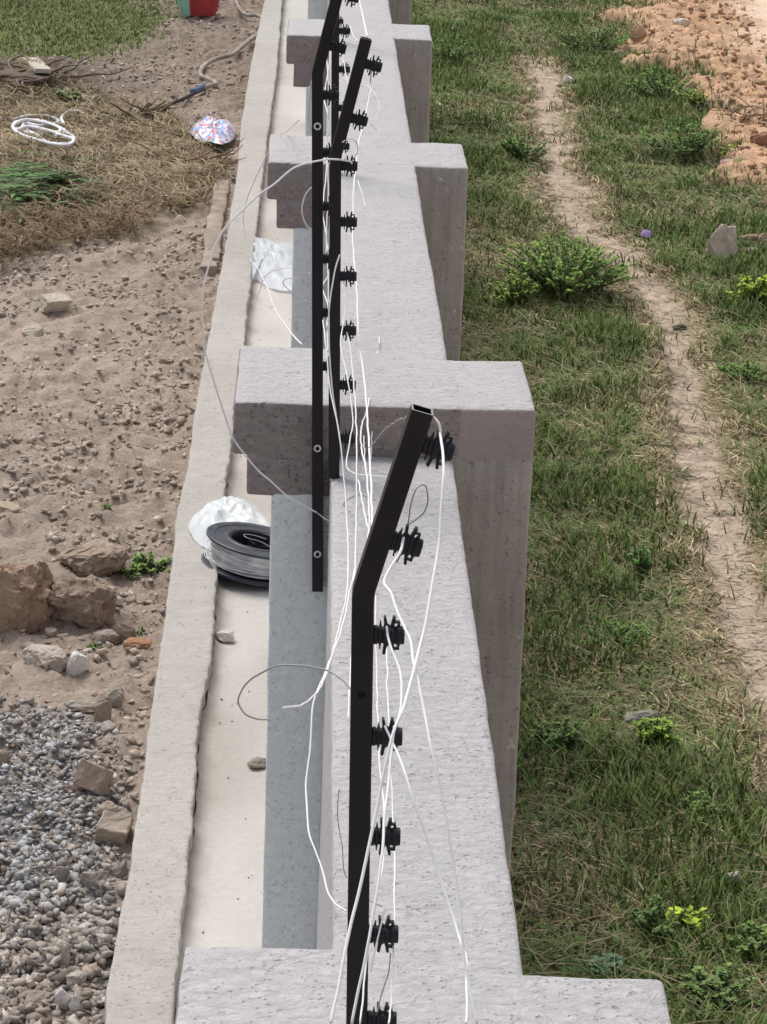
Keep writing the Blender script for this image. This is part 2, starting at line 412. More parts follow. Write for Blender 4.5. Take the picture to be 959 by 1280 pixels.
def strawm(x,y):
    j = (fbm(x,y,3.,4,43)-.5)*.5
    return sst(.10,-.10, x-straw_b(y)+j)*sst(9.7,10.2,y+j)*sst(16.2,15.4,y+j*1.5)
def gravm(x,y):
    j = (fbm(x,y,5.,5,45)-.5)*.34
    return sst(.10,-.10, x-grav_b(y)+j)*sst(5.2,4.5,y+j*1.4)
def hl(x,y):
    edge = sst(0,.25,kl(y)-x)
    h = -1.525 + (fbm(x,y,1.1,3,1)-.5)*.10*edge + ((fbm(x,y,7,4,2)-.5)*.075 + (fbm(x,y,24,4,12)-.5)*.065)*(1-.7*lawnm(x,y))
    # clods: ridged bumps
    r = 1-np.abs(fbm(x,y,11,2,5)*2-1); h = h + (r-.7)*.03*(1-lawnm(x,y))
    h = h + gravm(x,y)*.02 + strawm(x,y)*.03
    m = (x+1.99)**2/.30+(y-15.75)**2/.8; h = h + .13*np.exp(-m*1.6)           # dark mound with the board on it
    m = (x+.90)**2/.03+(y-5.85)**2/.12; h = h + .06*np.exp(-m)
    return np.minimum(h, -1.462 + 1.0*sst(.0,.3,kl(y)-x))
def cl(x,y):
    f = fbm(x,y,1.3,4,21)[:,None]; g = fbm(x,y,14,3,22)[:,None]
    soil = np.array([.42,.345,.285])*(1-f)+np.array([.31,.25,.205])*f
    soil = soil*(.8+.4*g)
    gr = np.array([.23,.225,.22])*(.8+.4*g)
    lw = np.array([.17,.19,.075])*(.75+.5*f)
    stc = np.array([.27,.21,.13])*(.7+.5*g)
    t = gravm(x,y)[:,None]; c = soil*(1-t*.75)+gr*t*.75
    t = strawm(x,y)[:,None]; c = c*(1-t)+stc*t
    dk = (sst(14.8,15.6,y)*(1-sst(19.5,22,y)))[:,None]*(fbm(x,y,1.5,3,77)[:,None]*1.1+.05); dk=np.clip(dk,0,1)
    c = c*(1-dk*.55)+np.array([.12,.09,.065])*dk*.55
    m = np.exp(-((x+2.05)**2/.35+(y-15.7)**2/.9)*1.2)[:,None]; c = c*(1-m*.8)+np.array([.07,.055,.045])*m*.8
    t = lawnm(x,y)[:,None]; c = c*(1-t)+lw*t
    return c
soil = sheet('soil_ground', np.concatenate([axis(-4.6,-.36,.02,-400,-.36)]) , axis(1.5,27,.024,-400,500), hl, cl, M['soil'])

pc = curve([(1.952,22.935),(1.907,20.180),(1.808,18.265),(1.747,16.333),(1.712,15.089),(1.680,13.986),(1.848,13.448),(1.933,12.631),(2.014,11.795),(1.969,10.787),(1.881,9.893),(1.825,8.978),(1.799,8.069),(1.770,7.276),(1.764,6.497),(1.781,5.962),(1.823,5.544),(1.773,4.684)])
pw = curve([(0.061,23.007),(0.112,20.636),(0.127,18.282),(0.139,16.335),(0.163,15.081),(0.143,13.971),(0.134,13.408),(0.114,12.575),(0.121,11.727),(0.101,10.721),(0.119,9.833),(0.141,8.922),(0.159,8.014),(0.161,7.223),(0.169,6.446),(0.172,5.911),(0.160,5.233)])
bank = curve([(3.809,33.115),(3.444,28.088),(2.864,21.663),(2.806,19.854),(3.143,19.404),(3.169,18.139),(2.992,16.225),(2.988,15.801),(3.030,15.139),(3.271,14.618),(3.588,13.772)])
road = curve([(4.957,33.444),(4.482,28.343),(4.186,24.469),(3.928,21.637),(3.858,19.919),(3.946,18.615),(4.096,16.385)])
def pathm(x,y):
    j=(fbm(x,y,6,4,51)-.5); k=(fbm(x,y*.6,2.2,3,52)-.5)
    d=np.abs(x-pc(y)+k*.10)/np.maximum(pw(y)*1.0,.02)
    m=sst(1.25,.70,d+j*1.5+k*.9)
    # grass runners and litter breaking the trodden strip up
    br=sst(.74,.58,fbm(x*.8,y*1.5,7,4,57)+.22*sst(.4,1.,d)-.04)
    return m*(.35+.65*br)*sst(21.8,19.6,y)
def bankm(x,y):
    j=(fbm(x,y,2.2,4,53)-.5)*1.3
    return sst(-.12,.12,x-bank(y)+j)
def roadm(x,y):
    j=(fbm(x,y,3,3,54)-.5)*.4
    return sst(-.25,.25,x-road(y)+j)
def hr(x,y):
    b=bankm(x,y); r=roadm(x,y)
    h=-2.0+(fbm(x,y,1.2,3,61)-.5)*.08+(fbm(x,y,8,4,62)-.5)*.03
    h=h-pathm(x,y)*.02
    rr=1-np.abs(fbm(x,y,3.5,4,66)*2-1)
    h=h+b*(1-r)*(.10+(rr-.7)*.12+(fbm(x,y,14,5,67)-.5)*.07)+r*.09
    return h
def cr(x,y):
    f=fbm(x,y,1.7,4,71)[:,None]; g=fbm(x,y,16,3,72)[:,None]
    gnd=(np.array([.16,.15,.075])*(1-f)+np.array([.28,.22,.14])*f)*(.7+.6*g)
    pa=np.array([.50,.40,.31])*(.62+.7*g)
    ba=(np.array([.52,.31,.185])*(1-f)+np.array([.63,.43,.28])*f)*(.62+.7*g)
    ro=np.array([.74,.56,.43])*(.93+.1*g)
    t=pathm(x,y)[:,None]; c=gnd*(1-t)+pa*t
    t=bankm(x,y)[:,None]; c=c*(1-t)+ba*t
    t=roadm(x,y)[:,None]; c=c*(1-t)+ro*t
    return c
grassground = sheet('grass_verge_ground', axis(.30,6.4,.03,.30,400), axis(2.6,30,.03,-400,500), hr, cr, M['ground'])

# ================================================================== BLADES
def blades(name, B, L, H, Wd, ang, curl, cols, mat, segs=3, sag=0.):
    """B base Nx3, L horizontal reach, H height, Wd width, ang direction, curl sideways"""
    n=len(B); k=segs; V=np.zeros((n,k*2+1,3)); C=np.zeros((n,k*2+1,3))
    dx,dy=np.cos(ang),np.sin(ang); sx,sy=-dy,dx
    for i in range(k+1):
        t=i/k
        px=B[:,0]+dx*L*t+sx*curl*t*t; py=B[:,1]+dy*L*t+sy*curl*t*t
        pz=B[:,2]+H*(t*(1+sag)-sag*t*t)
        wd=Wd*(1-.75*t)*.5 if i<k else 0
        # width direction: horizontal side
        if i<k:
            V[:,2*i]=np.stack([px+sx*wd,py+sy*wd,pz],1); V[:,2*i+1]=np.stack([px-sx*wd,py-sy*wd,pz+Wd*.15],1)
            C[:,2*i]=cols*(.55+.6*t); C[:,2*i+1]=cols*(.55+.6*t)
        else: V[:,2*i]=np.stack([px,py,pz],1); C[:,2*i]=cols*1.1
    base=(np.arange(n)*(2*k+1))[:,None]
    qs=[]
    for i in range(k-1): qs.append(base+np.array([[2*i,2*i+1,2*i+3,2*i+2]]))
    tr=base+np.array([[2*k-2,2*k-1,2*k]])
    return np_mesh(name,V.reshape(-1,3),quads=np.concatenate(qs),tris=tr,mat=mat,cols=C.reshape(-1,3),smooth=False)
def scatter(n, x0,x1,y0,y1, mask, seed, near=None):
    r=np.random.default_rng(seed); x=r.uniform(x0,x1,n)
    y = near(r,n) if near else r.uniform(y0,y1,n)
    m=mask(x,y); keep=r.uniform(0,1,n)<m
    return x[keep],y[keep],r
# frustum strip on the right (kept a little wider than the view)
def in_view_r(x,y):
    hi = 1.45+(y-3.5)*.185+.35
    return (x<hi)
def gm(x,y):
    t=(1-pathm(x,y)*.95)*(1-bankm(x,y)*.97)*(1-roadm(x,y)); f=fbm(x,y,1.4,4,81)
    return np.clip(t,0,1)*np.clip(.55+.9*f,0,1)*in_view_r(x,y)
def ynear(a,b,p=1.6): return lambda r,n: a+(b-a)*r.uniform(0,1,n)**p
x,y,r = scatter(520000,.33,5.6,0,0,gm,1,ynear(3.2,28,1.35))
n=len(x); f=fbm(x,y,1.1,4,91); f2=fbm(x,y,4,3,92)
green=np.array([.125,.21,.055]); green2=np.array([.25,.33,.10]); dry=np.array([.62,.52,.31]); brown=np.array([.34,.26,.15])
u_=r.uniform(0,1,n); pd=np.clip(.20+1.7*(f-.5)+.9*pathm(x+.12,y)+.9*pathm(x-.12,y),.06,.9)
c=np.where((u_<pd)[:,None], np.where((r.uniform(0,1,n)<.5)[:,None],dry,brown), green*(1-f2[:,None])+green2*f2[:,None])
c=c*r.uniform(.6,1.35,(n,1))
isdry=u_<pd
ht=r.uniform(.012,.075,n)*(.5+1.0*sst(.3,.7,fbm(x,y,2.6,4,93))); ht=np.where(isdry,ht*.45,ht)
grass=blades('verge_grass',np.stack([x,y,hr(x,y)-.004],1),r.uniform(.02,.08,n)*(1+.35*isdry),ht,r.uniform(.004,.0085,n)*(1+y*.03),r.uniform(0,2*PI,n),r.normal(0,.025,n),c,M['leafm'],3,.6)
tag(grass,'matted green and straw-coloured grass covering the verge beside the footpath','grass',kind='stuff')
# longer dead stalks lying over the grass
x,y,r = scatter(24000,.33,5.6,0,0,gm,2,ynear(3.2,28,1.3)); n=len(x)
st=blades('dead_stalks',np.stack([x,y,hr(x,y)+.02],1),r.uniform(.08,.22,n),r.uniform(.0,.05,n),r.uniform(.003,.0055,n),r.uniform(0,2*PI,n),r.normal(0,.07,n),np.array([.42,.34,.2])*r.uniform(.6,1.2,(n,1)),M['leafm'],5,.9)
tag(st,'thin dry stalks and runners lying over the verge grass','dead stalks',kind='stuff')
# fallen straw bits on the path
x,y,r = scatter(60000,.9,2.6,0,0,lambda x,y:pathm(x,y)*.5,3,ynear(3.2,24,1.3)); n=len(x)
st=blades('path_litter',np.stack([x,y,hr(x,y)+.001],1),r.uniform(.02,.09,n),r.uniform(.0,.008,n),r.uniform(.002,.005,n),r.normal(0,.5,n)+PI*(r.uniform(0,1,n)<.5),r.normal(0,.02,n),np.array([.30,.22,.15])*r.uniform(.4,1.5,(n,1)),M['leafm'],3,.5)
tag(st,'scraps of dry grass trodden into the footpath','grass litter',kind='stuff')
# lawn, top left
x,y,r = scatter(200000,-6.5,-.9,15.5,30,lambda x,y:lawnm(x,y)*(x>-1.0-(y+3)*.185),4,ynear(15.3,30,1.0)); n=len(x); f=fbm(x,y,1.5,4,95)
c=(np.array([.185,.23,.075])*(1-f[:,None])+np.array([.27,.28,.12])*f[:,None])*r.uniform(.7,1.3,(n,1))
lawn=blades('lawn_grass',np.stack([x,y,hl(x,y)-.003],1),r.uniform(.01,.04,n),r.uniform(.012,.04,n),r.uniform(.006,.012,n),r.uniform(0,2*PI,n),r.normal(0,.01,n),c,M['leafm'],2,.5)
tag(lawn,'short mown lawn at the far end of the yard','lawn',kind='stuff')
# straw heap
x,y,r = scatter(80000,-3.3,-.45,9.3,16.3,lambda x,y:strawm(x,y)*(.25+1.0*fbm(x,y,3,3,97)),5); n=len(x); f=fbm(x,y,1.4,4,96)
low=sst(12.6,11.,y)
c=(np.array([.46,.37,.23])*(1-low[:,None])+np.array([.30,.20,.115])*low[:,None])*(.7+.5*f[:,None])*r.uniform(.5,1.4,(n,1))
hump=(fbm(x,y,2.6,3,98))*.07
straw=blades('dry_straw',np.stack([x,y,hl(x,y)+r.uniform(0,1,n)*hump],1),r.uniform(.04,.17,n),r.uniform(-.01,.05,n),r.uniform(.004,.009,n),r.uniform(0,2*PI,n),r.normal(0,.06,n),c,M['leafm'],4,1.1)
tag(straw,'flattened heap of dry straw and dead weeds on the bare soil','straw',kind='stuff')

# ================================================================== STONES
def hull(seed, n=16, flat=(1,1,1), cube=.0):
    r=random.Random(seed); bm=bmesh.new()
    for i in range(n):
        v=Vector((r.gauss(0,1),r.gauss(0,1),r.gauss(0,1))).normalized()
        if cube: 
            m=max(abs(v.x),abs(v.y),abs(v.z)); v=v.lerp(v/m*.9,cube)
        bm.verts.new((v.x*.5*flat[0],v.y*.5*flat[1],v.z*.5*flat[2]))
    g=bmesh.ops.convex_hull(bm,input=bm.verts)
    bmesh.ops.delete(bm,geom=[e for e in g['geom_interior'] if isinstance(e,bmesh.types.BMVert)],context='VERTS')
    bmesh.ops.triangulate(bm,faces=bm.faces)
    V=np.array([v.co[:] for v in bm.verts]); bm.verts.index_update(); T=np.array([[v.index for v in f.verts] for f in bm.faces]); bm.free()
    return V,T
def boxhull(seed):
    r=random.Random(seed); V=[]
    for a in (-.5,.5):
        for b in (-.5,.5):
            for c in (-.5,.5):
                V.append((a*r.uniform(.82,1.05),b*r.uniform(.82,1.05),c*r.uniform(.85,1.05)))
    T=[(0,1,3),(0,3,2),(4,6,7),(4,7,5),(0,4,5),(0,5,1),(2,3,7),(2,7,6),(0,2,6),(0,6,4),(1,5,7),(1,7,3)]
    return np.array(V),np.array(T)
def pile(name,x,y,z,s,cols,mat,protos,seed,flat=.7):
    r=np.random.default_rng(seed); n=len(x); pr=r.integers(0,len(protos),n); VV=[];TT=[];CC=[];off=0
    for k,(V,T) in enumerate(protos):
        i=np.where(pr==k)[0]; m=len(i)
        if m==0: continue
        a=r.uniform(0,2*PI,m); b=r.normal(0,.35,m); ca,sa,cb,sb=np.cos(a),np.sin(a),np.cos(b),np.sin(b)
        sc=s[i,None]*np.stack([r.uniform(.8,1.4,m),r.uniform(.6,1.,m),r.uniform(.45,.9,m)*flat/.7],1)
        P=V[None]*sc[:,None,:]
        X=P[...,0]*cb[:,None]+P[...,2]*sb[:,None]; Zz=-P[...,0]*sb[:,None]+P[...,2]*cb[:,None]; Yy=P[...,1]
        Q=np.stack([X*ca[:,None]-Yy*sa[:,None]+x[i,None],X*sa[:,None]+Yy*ca[:,None]+y[i,None],Zz+z[i,None]],-1)
        VV.append(Q.reshape(-1,3)); TT.append((T[None]+off+(np.arange(m)*len(V))[:,None,None]).reshape(-1,3)); off+=m*len(V)
        CC.append(np.repeat(cols[i],len(V),0))
    return np_mesh(name,np.concatenate(VV),tris=np.concatenate(TT),mat=mat,cols=np.concatenate(CC))
protos=[hull(100+i,7+i%4,cube=.6*(i%2)) for i in range(12)]
inl=lambda x,y: (x<kl(y)-.012)
def sizes(r,n,a,b,p=3.): return a+(b-a)*r.uniform(0,1,n)**p
x,y,r=scatter(26000,-1.25,-.42,2.3,5.4,lambda x,y:gravm(x,y)*inl(x,y)*(x>-.62-(y+3)*.075),6); n=len(x)
s=sizes(r,n,.008,.036,2.6)*(1+.45*sst(3.9,3.2,y)); bl=fbm(x,y,2.5,3,99)[:,None]; 
bz=.8*np.exp(-((x+.80)**2/.05+(y-4.0)**2/.5))[:,None]
c=(np.array([.50,.465,.42])*(1-bz)+np.array([.48,.50,.54])*bz)*r.uniform(.55,1.25,(n,1))
brn=(r.uniform(0,1,n)<np.clip(.25+.6*sst(3.5,2.9,y)+.5*(bl[:,0]-.5),0,1))[:,None]
c=np.where(brn,np.array([.40,.345,.295])*r.uniform(.6,1.2,(n,1)),c)
gv=pile('gravel',x,y,hl(x,y)+s*.15,s,c,M['stone'],protos,7); tag(gv,'grey crushed stone gravel spread over the soil by the kerb','gravel',kind='stuff')
x,y,r=scatter(210000,-4.,-.42,3.0,26,lambda x,y:(1-gravm(x,y)*.8)*(1-lawnm(x,y))*(1-strawm(x,y)*.93)*inl(x,y)*(x>-.75-(y+3)*.125)*(.15+.85*sst(.42,.62,fbm(x,y,3,4,88))),8,ynear(3.,25,1.2)); n=len(x)
s=sizes(r,n,.006,.048,5.5)
c=np.array([.49,.41,.34])*r.uniform(.75,1.2,(n,1)); pale=(r.uniform(0,1,n)<.07)[:,None]; c=np.where(pale,np.array([.50,.46,.41])*r.uniform(.8,1.1,(n,1)),c)
cd=pile('soil_clods',x,y,hl(x,y)+s*.02,s*1.15,c,M['soil'],protos,9,flat=.55); tag(cd,'small clods and stone chips scattered over the bare soil','soil clods',kind='stuff')
x,y,r=scatter(40000,1.5,6.,9,30,lambda x,y:bankm(x,y)*(1-roadm(x,y)*.97)*.8,10); n=len(x); s=sizes(r,n,.010,.10,7.)
cb=pile('bank_rubble',x,y,hr(x,y)+s*.12,s,np.array([.60,.39,.265])*r.uniform(.6,1.25,(n,1)),M['stone'],protos,11); tag(cb,'crumbled reddish earth and rubble heaped along the dirt road','rubble',kind='stuff')
# grit on the apron beside the kerb crack
x,y,r=scatter(12000,-.5,.0,1.,14,lambda x,y:np.exp(-np.clip(x-kr(y)-.02,0,1)/.02)*(x>kr(y)+.012)*.7+.09*(x>kr(y)+.02),12); n=len(x); s=sizes(r,n,.0015,.011,5)
gt=pile('apron_grit',x,y,-1.5+s*.2,s,np.array([.24,.20,.165])*r.uniform(.6,1.3,(n,1)),M['stone'],protos,13); tag(gt,'fine grit and crumbs along the crack between kerb and apron','grit',kind='stuff')

ROUGH=1.7
def rock(name,label,cat,x,y,z,sx,sz,col,seed,sy=None,cube=.3,n=18,group=None,rot=None,bev=.04,sub=1,rough=.03):
    """one angular stone; z is the ground level under it"""
    V,T=hull(seed,n,cube=cube) if cube<.85 else boxhull(seed); sy=sy or .8*sx
    r=random.Random(seed)
    bm=bmesh.new(); vs=[bm.verts.new(v) for v in V]
    for t in T: bm.faces.new([vs[i] for i in t])
    bmesh.ops.dissolve_limit(bm,angle_limit=.25,verts=bm.verts,edges=bm.edges)
    bmesh.ops.bevel(bm,geom=bm.edges[:],offset=bev,segments=1,affect='EDGES',clamp_overlap=True)
    bmesh.ops.triangulate(bm,faces=bm.faces)
    for _ in range(3 if sx>.12 else 2): bmesh.ops.subdivide_edges(bm,edges=bm.edges[:],cuts=1,use_grid_fill=True)
    lo=min(v.co.z for v in bm.verts); hi=max(v.co.z for v in bm.verts)
    wx=max(abs(v.co.x) for v in bm.verts)*2; wy=max(abs(v.co.y) for v in bm.verts)*2
    a=r.uniform(-.35,.35) if rot is None else rot
    if cube>=.85:
        q=Matrix.Rotation(r.choice([-1,1])*r.uniform(.3,.6),3,'X')@Matrix.Rotation(r.uniform(-.35,.35),3,'Y'); a+=r.choice([-.5,.5])
        for v in bm.verts: v.co=q@v.co
        lo=min(v.co.z for v in bm.verts); hi=max(v.co.z for v in bm.verts)
    for v in bm.verts:
        nv=mnoise.noise_vector(v.co*4+Vector((seed,0,0)))*rough*ROUGH+mnoise.noise_vector(v.co*11+Vector((seed,0,0)))*rough*ROUGH*.8+mnoise.noise_vector(v.co*26+Vector((seed,0,0)))*rough*ROUGH*.35
        c_=v.co+nv
        X=c_.x/wx*sx; Yy=c_.y/wy*sy; Zz=(c_.z-lo)/(hi-lo)*sz-.18*sz
        v.co=Vector((X*math.cos(a)-Yy*math.sin(a),X*math.sin(a)+Yy*math.cos(a),Zz))
    me=bpy.data.meshes.new(name); bm.to_mesh(me); bm.free(); me.materials.append(M['stone'])
    cols=np.ones((len(me.vertices),4),np.float32)
    nz=np.array([v.co[:] for v in me.vertices]); ff=fbm(nz[:,0]*20,nz[:,1]*20+nz[:,2]*20,1,4,seed)[:,None]
    cols[:,:3]=np.array(col)*(.75+.5*ff); at=me.color_attributes.new('tint','FLOAT_COLOR','POINT'); at.data.foreach_set('color',cols.ravel())
    o=link(bpy.data.objects.new(name,me)); o.location=(x,y,z)
    return tag(o,label,cat,group)
BR=(.33,.255,.195); PALE=(.50,.46,.41); WH=(.66,.64,.60); DK=(.17,.145,.125); GY=(.36,.33,.30)
ROCKS=[
('brick_piece','pale brick-shaped block lying alone on the upper soil','brick',(-1.249,9.588),0.138,0.076,(.52,.46,.38),.9),
('brick_piece','small rounded pale block below the brick-shaped block on the soil','brick',(-1.301,9.171),0.104,0.056,(.52,.46,.38),.8),
('stone_slab','low tan slab at the left edge of the soil, above the big brown boulder','stone',(-1.143,6.665),0.108,0.042,(.45,.37,.29),.5),
('boulder','big rough brown boulder cut by the left edge of the picture','boulder',(-0.982,5.461),0.262,0.225,(.36,.255,.19),.35),
('boulder','broad dusty brown boulder to the right of the biggest boulder','boulder',(-0.772,5.497),0.268,0.156,(.33,.25,.20),.2),
('boulder','flat-topped earth lump above and behind the two brown boulders','earth lump',(-0.758,5.991),0.268,0.102,(.36,.28,.22),.2),
('stone_slab','flat pale grey slab with a pointed left end lying on the gravel edge','stone slab',(-0.848,5.128),0.145,0.062,(.50,.44,.38),.7),
('white_stone','white chalky stone standing beside the flat pale slab','stone',(-0.739,5.093),0.072,0.077,(.72,.70,.67),.6),
('brown_stone','dark-sided angular stone leaning near the kerb above the rust-coloured stone','stone',(-0.604,5.355),0.074,0.074,(.27,.22,.175),.4),
('rust_stone','long rust-orange stone near the kerb','stone',(-0.559,5.279),0.089,0.037,(.42,.235,.145),.2),
('grey_stone','tan angular stone between the white stone and the dark-sided stone','stone',(-0.666,5.336),0.095,0.063,(.38,.32,.27),.4),
('grey_stone','long flat grey-brown stone above the upright pebble on the gravel','stone',(-0.686,4.793),0.129,0.045,(.36,.31,.265),.6),
('upright_stone','upright brown-grey pebble standing on the gravel','stone',(-0.623,4.721),0.064,0.084,(.36,.31,.245),.2),
('upright_stone','pale angular stone just behind the upright pebble','stone',(-0.601,4.824),0.060,0.070,(.42,.37,.31),.5),
('grey_stone','small round stone right of the upright pebble','stone',(-0.603,4.622),0.054,0.032,(.42,.38,.34),.2),
('brick_piece','tilted brown brick piece half sunk in the gravel','brick',(-0.610,4.135),0.092,0.101,(.37,.29,.235),.9),
('brick_piece','tan concrete cube tipped on its corner next to the kerb','concrete block',(-0.532,3.863),0.094,0.089,(.44,.37,.30),.9),
('grey_stone','small tan stone above the tipped concrete cube','stone',(-0.563,4.008),0.068,0.034,(.42,.36,.30),.3),
('dark_stone','dark brown stone left of the tilted brick piece','stone',(-0.674,4.159),0.069,0.046,(.20,.155,.13),.5),
('grey_stone','brown lump at the left edge of the gravel','stone',(-0.890,4.321),0.042,0.042,(.36,.30,.23),.2),
('grey_stone','grey-brown stone alone in the lower gravel, left of the wide dark one','stone',(-0.654,3.600),0.047,0.052,(.34,.295,.26),.4),
('grey_stone','wide dark grey stone in the lower gravel','stone',(-0.560,3.557),0.081,0.047,(.29,.25,.22),.4),
('grey_stone','angular grey stone touching the kerb below the concrete cube','stone',(-0.496,3.617),0.043,0.056,(.32,.28,.245),.4),
('white_stone','small cream stone below the wide dark grey stone','stone',(-0.573,3.430),0.038,0.027,(.66,.61,.54),.3),
('upright_stone','narrow upright tan stone near the bottom left','stone',(-0.596,3.100),0.026,0.069,(.45,.40,.34),.5),
('grey_stone','grey angular stone right of the narrow upright stone','stone',(-0.561,3.027),0.052,0.036,(.42,.39,.35),.4),
('white_stone','white chipped stone at the bottom left, left one of a touching pair','stone',(-0.583,2.874),0.035,0.047,(.70,.67,.64),.5),
('white_stone','white chipped stone at the bottom left, right one of a touching pair','stone',(-0.554,2.859),0.031,0.051,(.74,.72,.69),.5),
('grey_stone','long flat brown stone lying left of the chipped white pair','stone',(-0.652,2.918),0.079,0.028,(.33,.28,.24),.5),
('pebble','small pale pebble in the middle of the soil above the green weeds','stone',(-0.854,6.938),0.043,0.025,(.62,.57,.50),.3),
('pebble','thin white chip beside the brown boulders','stone',(-0.664,5.741),0.044,0.028,(.68,.66,.62),.3),
]
seed=500
def rock_z(x,y): return float((hl if x<0 else hr)(np.array([x]),np.array([y]))[0])
for (nm,lb,ct,P,w_,h_,c_,cu) in ROCKS:
    seed+=1; z=rock_z(P[0],P[1])
    rock(nm,lb,ct,P[0],P[1],z,w_,h_*1.18,c_,seed,cube=cu,n=22 if cu>.5 else 18,sy=(w_*.75),rough=.045 if w_>.15 else .03)
RR=[
('pink_rock','large pinkish-white rock standing at the edge of the grass on the right','rock',(2.484,13.079),0.205,0.244,(.68,.55,.48),.4),
('white_stone','small white stone beside the top of the footpath','stone',(2.056,19.197),0.099,0.072,(.72,.68,.62),.3),
('white_stone','white rock on the red earth bank','stone',(3.311,21.744),0.175,0.095,(.68,.58,.50),.4),
('pale_stone','pale half-buried stone in the grass at the lower right','stone',(1.362,4.672),0.081,0.045,(.55,.49,.43),.3),
('pale_stone','flat grey stone half hidden in the grass beside the pillar shaft level','stone',(1.199,5.945),0.149,0.029,(.40,.38,.33),.5),
('dark_stone','flat dark stone lying on the footpath','stone',(2.035,11.508),0.089,0.035,(.10,.085,.08),.4),
('bank_stone','brown stone to the right of the pinkish rock','stone',(2.734,13.604),0.171,0.080,(.46,.34,.27),.4),
('bank_stone','small pale stone right of the pinkish rock, in front of the brown stone','stone',(2.695,13.273),0.089,0.049,(.55,.44,.36),.3),
('bank_stone','tan stone cut by the right edge near the bank foot','stone',(2.826,13.549),0.130,0.090,(.48,.36,.28),.4),
('bank_stone','dark red lump at the right edge on the bank','stone',(3.221,16.342),0.174,0.104,(.36,.20,.14),.4),
('bank_stone','pale pinkish lump by the yellow tuft','stone',(2.930,15.926),0.148,0.079,(.55,.40,.31),.3),
('bank_stone','orange lump on the left edge of the red bank','stone',(2.826,20.930),0.156,0.127,(.58,.36,.25),.4),
]
for (nm,lb,ct,P,w_,h_,c_,cu) in RR:
    seed+=1; z=rock_z(P[0],P[1]); rock(nm,lb,ct,P[0],P[1],z,w_,h_*1.15,c_,seed,cube=cu,sy=w_*.6)
P=(-0.2750,5.3328,-1.5000); rock('concrete_chunk','white broken concrete chunk on the apron below the wire spool','concrete chunk',P[0],P[1],-1.497,.064,.042,(.66,.63,.56),777,cube=.6)
P=(-0.1494,4.3331,-1.5000); rock('concrete_chunk','small brown mortar lump on the apron against the pillar shaft','mortar lump',P[0],P[1],-1.497,.066,.032,(.33,.29,.25),778,cube=.4)
P=(-0.5099,11.2911,-1.5000)
# footing slab beside kerb
A_=(-0.5900,10.4852,-1.5000); B_=(-0.6575,12.0960,-1.5000)
fs=block('footing_slab',(A_[0],-.50),A_[1],lambda x:B_[1]+.5,-1.7,lambda x,y:-1.478,r=.012,res=.05,mat=simple('dusty_footing_concrete',(.33,.27,.22),var=.3,vs=9,bump=.6,bs=50,world=True,dist=.01),amp=.010,seed=3)
tag(fs,'low dusty concrete footing slab half buried along the kerb','footing slab')

# ================================================================== ELECTRIC FENCE POSTS
T=.0125
def insulator_parts(parent, pos, tilt, s=1., yaw=0., r=0.):
    """bobbin insulator screwed to the right face of a post; axis along +X turned by tilt about Y"""
    prof=[(0,.0100),(.001,.0112),(.004,.0112),(.0045,.0102),(.0060,.0102),(.0063,.0128),(.0088,.0128),(.0092,.0098),(.0112,.0098),(.0115,.0124),(.0150,.0124),(.0154,.0108),
          (.0196,.0108),(.0200,.0124),(.0232,.0124),(.0236,.0104),(.0262,.0104),(.0266,.0124),(.0300,.0124),(.0303,.0108),(.0345,.0104),(.0350,.0096),(.0351,.0001)]
    V,F=lathe(prof,'X',18)
    mt=Matrix.Rotation(tilt,4,'Y'); o=mesh_obj('insulator',[mt@(Vector(v)*s) for v in V],F,M['plastic'],parent,smooth=False)
    o.location=pos
    # wire claws: pairs of slanting prongs above and below, and square guide lugs
    V2=[];F2=[]
    def bar(a,b,w1,w2,dy):
        a=Vector(a);b=Vector(b); n0=len(V2)
        d=(b-a).normalized(); sx=Vector((d.z,0,-d.x)) 
        for p,w_ in ((a,w1),(b,w2)):
            for sy in (-1,1):
                for ss in (-1,1): V2.append(p+sx*ss*w_+Vector((0,sy*dy,0)))
        i=n0
        F2.extend([(i,i+1,i+3,i+2),(i+4,i+6,i+7,i+5),(i,i+4,i+5,i+1),(i+2,i+3,i+7,i+6),(i,i+2,i+6,i+4),(i+1,i+5,i+7,i+3)])
    for sg in (-1,1):
        for ph in (-.55,0,.55) if s>0 else (0,):
            pass
        bar((.0140,0,sg*.0100),(.0122,0,sg*.0222),.0019,.0015,.0045)
        bar((.0208,0,sg*.0100),(.0232,0,sg*.0222),.0019,.0015,.0045)
        bar((.0140,0,sg*.0130),(.0180,0,sg*.0100),.0012,.0010,.003)
        bar((.0225,0,sg*.0130),(.0190,0,sg*.0100),.0012,.0010,.003)
        bar((.0076,0,sg*.0100),(.0076,0,sg*.0170),.0010,.0007,.002)
        bar((.0285,0,sg*.0090),(.0285,0,sg*.0165),.0011,.0011,.003)
        bar((.0235,0,sg*.0160),(.0295,0,sg*.0160),.0010,.0010,.003)
    cl_=mesh_obj('wire_claw',[mt@(Vector(v)*s) for v in V2],F2,M['plastic'],o)
    return o
def square_sweep(P, hw, miter):
    """square tube along x-z path, constant y"""
    V=[];F=[];n=len(P)
    for i in range(n):
        p=Vector(P[i]); d0=(Vector(P[i])-Vector(P[i-1])).normalized() if i>0 else None; d1=(Vector(P[i+1])-Vector(P[i])).normalized() if i<n-1 else None
        d=(d0+d1).normalized() if d0 and d1 else (d0 or d1)
        s=Vector((d.z,0,-d.x)); k=1/ max(.5,d.dot(d1 or d0))
        for (a,b) in ((-1,-1),(1,-1),(1,1),(-1,1)): V.append(p+s*a*hw*k+Vector((0,b*hw,0)))
    for i in range(n-1):
        for k in range(4): F.append((4*i+k,4*i+(k+1)%4,4*i+4+(k+1)%4,4*i+4+k))
    return V,F
